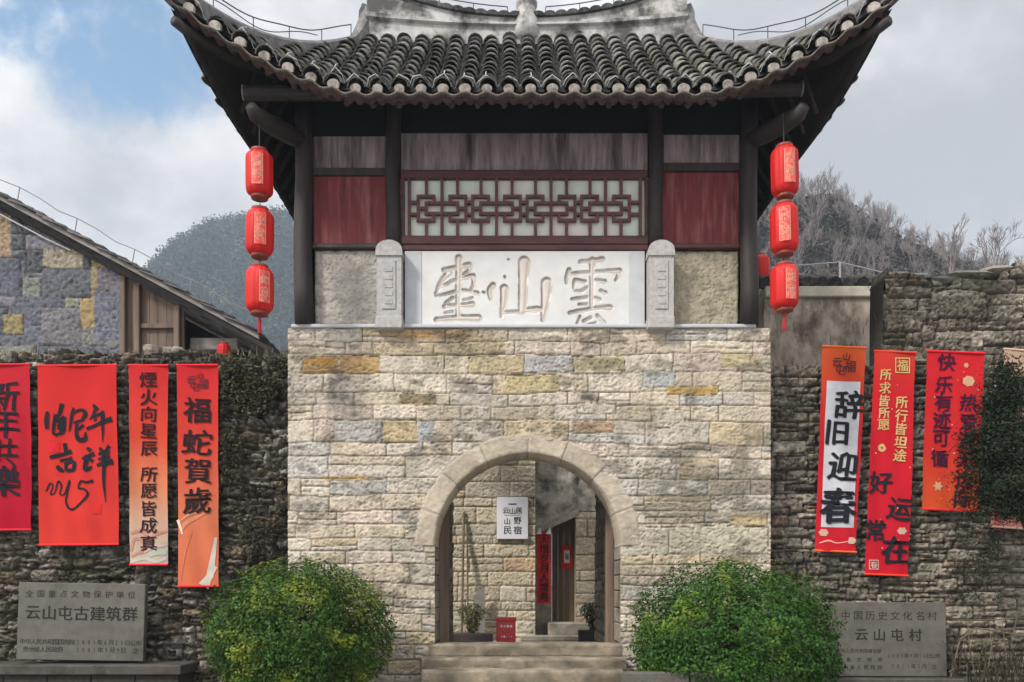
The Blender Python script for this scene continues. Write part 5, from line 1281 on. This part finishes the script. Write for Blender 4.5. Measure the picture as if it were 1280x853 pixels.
creeper('wall_weed', 'patch of dark green weeds growing on the wall under the flowered banner', 'weeds', [(1185, 1250, 655, 755, 1)], .44, 15, .05, .4, [(.03, .045, .02), (.04, .055, .025), (.05, .045, .03)], .22, 'stuff')
def tufts(name, label, spots, seed, n, h, cols):
    r_ = np.random.RandomState(seed); V, F, cc = [], [], []
    for _ in range(n):
        x, y, z = spots(r_); a = r_.uniform(0, 6.28); l = h*r_.uniform(.4, 1.3); dx, dy = math.cos(a)*l*.45, math.sin(a)*l*.45; k0 = len(V); w_ = .006
        V += [(x-w_, y, z), (x+w_, y, z), (x+w_*.7+dx*.4, y+dy*.4, z+l*.65), (x-w_*.7+dx*.4, y+dy*.4, z+l*.65), (x+dx, y+dy, z+l), (x+dx+.002, y+dy, z+l)]
        F += [(k0, k0+1, k0+2, k0+3), (k0+3, k0+2, k0+5, k0+4)]; c = np.array(cols[r_.randint(len(cols))])*r_.uniform(.6, 1.3); cc += [c]*6
    tag(nobj(name, np.array(V), np.array(F), np.array(cc), M['leaf']), label, 'grass', kind='stuff')
tufts('grass', 'dry grass tufts on top of the left rubble wall', lambda r_: (r_.uniform(-7, -2.85), LY+r_.uniform(-.05, .5), lt+r_.uniform(-.12, .05)), 3, 900, .12, [(.10, .09, .04), (.05, .06, .02), (.16, .13, .07)])
tufts('grass', 'dry grass tufts along the top of the right stone wall', lambda r_: (lambda x: (x, LY+r_.uniform(-.05, .6), float(rtopw(np.array([x]))[0])-.06))(r_.uniform(3.3, 8.5)), 4, 500, .12, [(.09, .085, .04), (.05, .06, .02), (.15, .125, .07)])
tufts('grass', 'tall dry grass at the foot of the right wall', lambda r_: (r_.uniform(wx(1195), wx(1330)), r_.uniform(-.5, .35), r_.uniform(-.7, -.3)), 6, 260, .42, [(.04, .036, .02), (.03, .027, .016), (.075, .06, .035)])
# capping stones lying on the walls
rs = np.random.RandomState(40)
def loose_stone(x, y, z, sx, sy_, sz, label, col, group):
    mb = MB(); n, m_ = 9, 6; V = []
    for j in range(m_+1):
        for i in range(n):
            a = 2*math.pi*i/n; p = math.pi*j/m_; q = 1+rs.uniform(-.16, .16)
            V.append((x+sx*q*math.sin(p)*math.copysign(abs(math.cos(a))**.7, math.cos(a)), y+sy_*q*math.sin(p)*math.sin(a), z+sz*math.copysign(abs(math.cos(p))**.6, math.cos(p))*q))
    mb.add(V, [(j*n+i, j*n+(i+1) % n, (j+1)*n+(i+1) % n, (j+1)*n+i) for j in range(m_) for i in range(n)], col)
    tag(obj('loose_stone', mb, M['rubble']), label, 'stone', group)
for p, q, a, b in ((186, 437, .13, .09), (213, 441, .18, .11), (232, 446, .12, .06)): loose_stone(wx(p, LY), LY+.15, wz(q, LY), a, .16, b, 'pale loose stone on the left wall top below the timber bay', (.24, .21, .18), 'loose stones on the left wall')
for p, a, b in ((1128, .25, .07), (1165, .30, .075), (1196, .24, .09), (1222, .42, .06), (1262, .3, .09)):
    x = wx(p, LY); loose_stone(x, LY+.3, float(rtopw(np.array([x]))[0])+b*.6, a, .3, b, 'flat capping stone on the ragged top of the right wall', np.array((.17, .155, .13))*rs.uniform(.7, 1.3), 'capping stones of the right wall')
cn = MB(); r6 = random.Random(6)
for k in range(9):
    a = Vector((wx(1192+k*9, .2), r6.uniform(-.3, .3), GZ+.2)); b = a+Vector((r6.uniform(-.25, .25), r6.uniform(-.1, .1), r6.uniform(.5, 1.3))); cn.tube([a, a.lerp(b, .5)+Vector((r6.uniform(-.1, .1), 0, .1)), b], [.007, .006, .003], 5)
cn.tube([pt(1188, 848, .2), pt(1200, 800, .2), pt(1220, 785, .2), pt(1250, 790, .2), pt(1290, 797, .2)], .012, 6); cn.tube([pt(1186, 776, .3), pt(1240, 775, .3), pt(1290, 772, .3)], .009, 5)
cn.tube([pt(1186, 840, .1), pt(1196, 835, .1), pt(1186, 815, .15)], .010, 5)
tag(obj('dry_canes', cn, M['dry']), 'bare dry canes and twigs standing before the wall at lower right', 'dry canes')

# ------------------------------------------------------------------ hills, woods, bare trees
def interp(xs, pts): p = np.array(pts, float); return np.interp(xs, p[:, 0], p[:, 1])
def hill(name, yc, pts, wid, mat, drop, seed):
    px = np.linspace(pts[0][0], pts[-1][0], 90); zr = EYE+(HOR-interp(px, pts)+9*(fbm(px*.05, px*0+2, seed+3, 4, .6)-.5)*2)*(D+yc)/1000-drop; V = []; ys = np.linspace(yc-wid, yc+wid*.8, 36)
    for yy in ys:
        t = (yy-yc)/wid; f = math.exp(-(t*1.55)**2) if t < 0 else math.exp(-(t*1.3)**2)
        X = wx(px, yc); nz_ = (fbm(X*.06, np.full_like(X, yy*.06), seed, 4)-.5)*5*f*(1-.5*f); V.append(np.stack([X, np.full_like(X, yy), GZ-.2+(zr-GZ)*f+nz_], -1))
    V = np.array(V); n1, n2 = V.shape[:2]; idx = np.arange(n1*n2).reshape(n1, n2); F = np.stack([idx[:-1, :-1], idx[:-1, 1:], idx[1:, 1:], idx[1:, :-1]], -1).reshape(-1, 4)
    tag(nobj(name, V.reshape(-1, 3), F, np.ones((n1*n2, 3)), mat, smooth=True), kind='structure'); return V
HL = hill('hill', 420, [(-300, 380), (60, 365), (180, 338), (205, 333), (222, 330), (238, 328), (246, 305), (256, 292), (275, 284), (288, 270), (310, 264), (345, 262), (400, 252), (560, 250), (760, 330), (800, 420)], 200, M['hill'], 13, 5)
HR = hill('hill', 95, [(820, 246), (930, 248), (1000, 254), (1050, 272), (1100, 300), (1150, 330), (1200, 352), (1290, 364), (1500, 370)], 45, M['hillr'], 1.0, 9)
def wood(name, label, grid, n, seed, crown, cols, rows, xlim, leaf=.5, nl=46):
    r_ = np.random.RandomState(seed); n1, n2 = grid.shape[:2]; P, Nn, cc = [], [], []
    k = 0
    while k < n:
        i, j = r_.uniform(*rows), r_.uniform(0, n2-1.01); a, b = int(i), int(j); p = grid[a, b]*(1-(i-a))+grid[a+1, b]*(i-a); p = p*(1-(j-b))+(grid[a, b+1]*(1-(i-a))+grid[a+1, b+1]*(i-a))*(j-b)
        q = p[0]/(D+p[1])*1000+640
        if not (xlim[0] < q < xlim[1]): continue
        k += 1; R = crown*r_.uniform(.5, 1.5); u = r_.normal(0, 1, (nl, 3)); u /= np.linalg.norm(u, axis=1)[:, None]; u[:, 2] = np.abs(u[:, 2])*1.25-.2
        P.append(p+u*R*r_.uniform(.6, 1.05, (nl, 1))); Nn.append(u); st_ = float(fbm(np.array(q*.035), np.array(i*.35), 21, 3)); c = np.array(cols[r_.randint(len(cols))])*r_.uniform(.7, 1.3)*(.35+1.4*st_); cc.append(c*r_.uniform(.6, 1.4, (nl, 1)))
    P, Nn, cc = np.concatenate(P), np.concatenate(Nn), np.concatenate(cc); V, F = leaf_mesh(P, Nn, leaf, .8, r_, .5)
    tag(nobj(name, V, F, np.repeat(cc, 4, 0), M['leaf']), label, 'wood', kind='stuff')
wood('forest', 'dense dark evergreen wood on the hazy left hill', HL, 2600, 3, 5.6, [(.014, .03, .024), (.03, .05, .03), (.012, .024, .024), (.06, .075, .04), (.02, .036, .03)], (4, 23), (130, 420), 1.25, 110)
wood('undergrowth', 'brown green undergrowth covering the right hill', HR, 1900, 4, 1.25, [(.040, .033, .028), (.062, .048, .042), (.028, .034, .020), (.075, .060, .054)], (3, 21.3), (900, 1320), .40, 60)
def bare_tree(seed, h, spread, depth=4, r0=.055):
    r_ = random.Random(seed); mb = MB()
    def grow(p, d, l, r, k):
        q = p+d*l; m_ = (p+q)/2+Vector((r_.uniform(-.06, .06), r_.uniform(-.06, .06), 0))*l
        mb.tube([p, m_, q], [r, r*.85, r*.7], 5 if k > 2 else 3, cap=False)
        if k == 0: return
        for _ in range(3 if k < depth else 4):
            s_ = spread*r_.uniform(.4, 1.1); a = r_.uniform(0, 6.283); o_ = d.orthogonal().normalized(); e = (d+(o_*math.cos(a)+d.cross(o_)*math.sin(a))*s_+Vector((0, 0, .22))).normalized()
            t = r_.uniform(.45, 1); grow(p.lerp(q, t), e, l*r_.uniform(.55, .8), max(r*.6, .0125), k-1)
    grow(Vector((0, 0, 0)), Vector((r_.uniform(-.08, .08), 0, 1)).normalized(), h*.36, r0, depth); return mb
vari = [bare_tree(20+i, 7.0, .55, 4, .075) for i in range(5)]
protos = []
r8 = np.random.RandomState(77); n2 = HR.shape[1]; pl = []
while len(pl) < 280:
    i, j = r8.uniform(9, 21.5), r8.uniform(0, n2-1.01); p = HR[int(i), int(j)]; q = p[0]/(D+p[1])*1000+640
    if 935 < q < 1250: pl.append(p)
for k, p in enumerate(pl):
    lab = 'pale bare tree in the leafless wood covering the right hill'
    if k < 5: me_o = obj('bare_tree', vari[k], M['bare']); protos.append(me_o)
    else: me_o = protos[k % 5].copy(); C.objects.link(me_o)
    s = r8.uniform(.55, .95); me_o.location = (p[0]+r8.uniform(-.6, .6), p[1]+r8.uniform(-.5, .5), p[2]-.3); me_o.scale = (s, s, s); me_o.rotation_euler = (0, r8.uniform(.0, .18), r8.uniform(0, 6.28))
    tag(me_o, lab, 'tree', 'bare trees covering the right hill')
for k, (px, py, base, h, lab) in enumerate(((1190, 268, 345, 4.6, 'slim bare tree on the skyline, left of two above the ruined wall'), (1243, 270, 350, 5.0, 'round crowned bare tree on the skyline above the right end of the ruined wall'), (1290, 285, 350, 4.2, 'bare tree cut by the right picture edge on the skyline'))):
    y = 48; t = thing('bare_tree', lab, 'tree', (wx(px, y), y, wz(base, y)-1.5)); mb = bare_tree(90+k, h+1.5, .42 if k == 0 else .8, 5, .07); obj('trunk', mb, M['bare'], t, local=True)
    bk = HR  # stands on a knoll
kn = MB().lathe((wx(1250, 48), 48, GZ), [(16, 0), (13, 6), (10.5, 11.5), (7, wz(350, 48)-1.6-GZ), (2, wz(350, 48)-1.2-GZ)], 32); tag(obj('knoll', kn, M['hillr'], smooth=True), kind='structure')

# ------------------------------------------------------------------ haze
hz = MB().box(-520, 520, -16, 780, GZ-1.5, 230)
hm = bpy.data.materials.new('haze'); hm.use_nodes = True; n_ = hm.node_tree.nodes; n_.remove(n_['Principled BSDF'])
pv = n_.new('ShaderNodeVolumePrincipled'); pv.inputs['Color'].default_value = (.72, .85, 1, 1); pv.inputs['Density'].default_value = .00075
hm.node_tree.links.new(pv.outputs[0], n_['Material Output'].inputs['Volume'])
tag(obj('haze', hz, hm), kind='stuff')
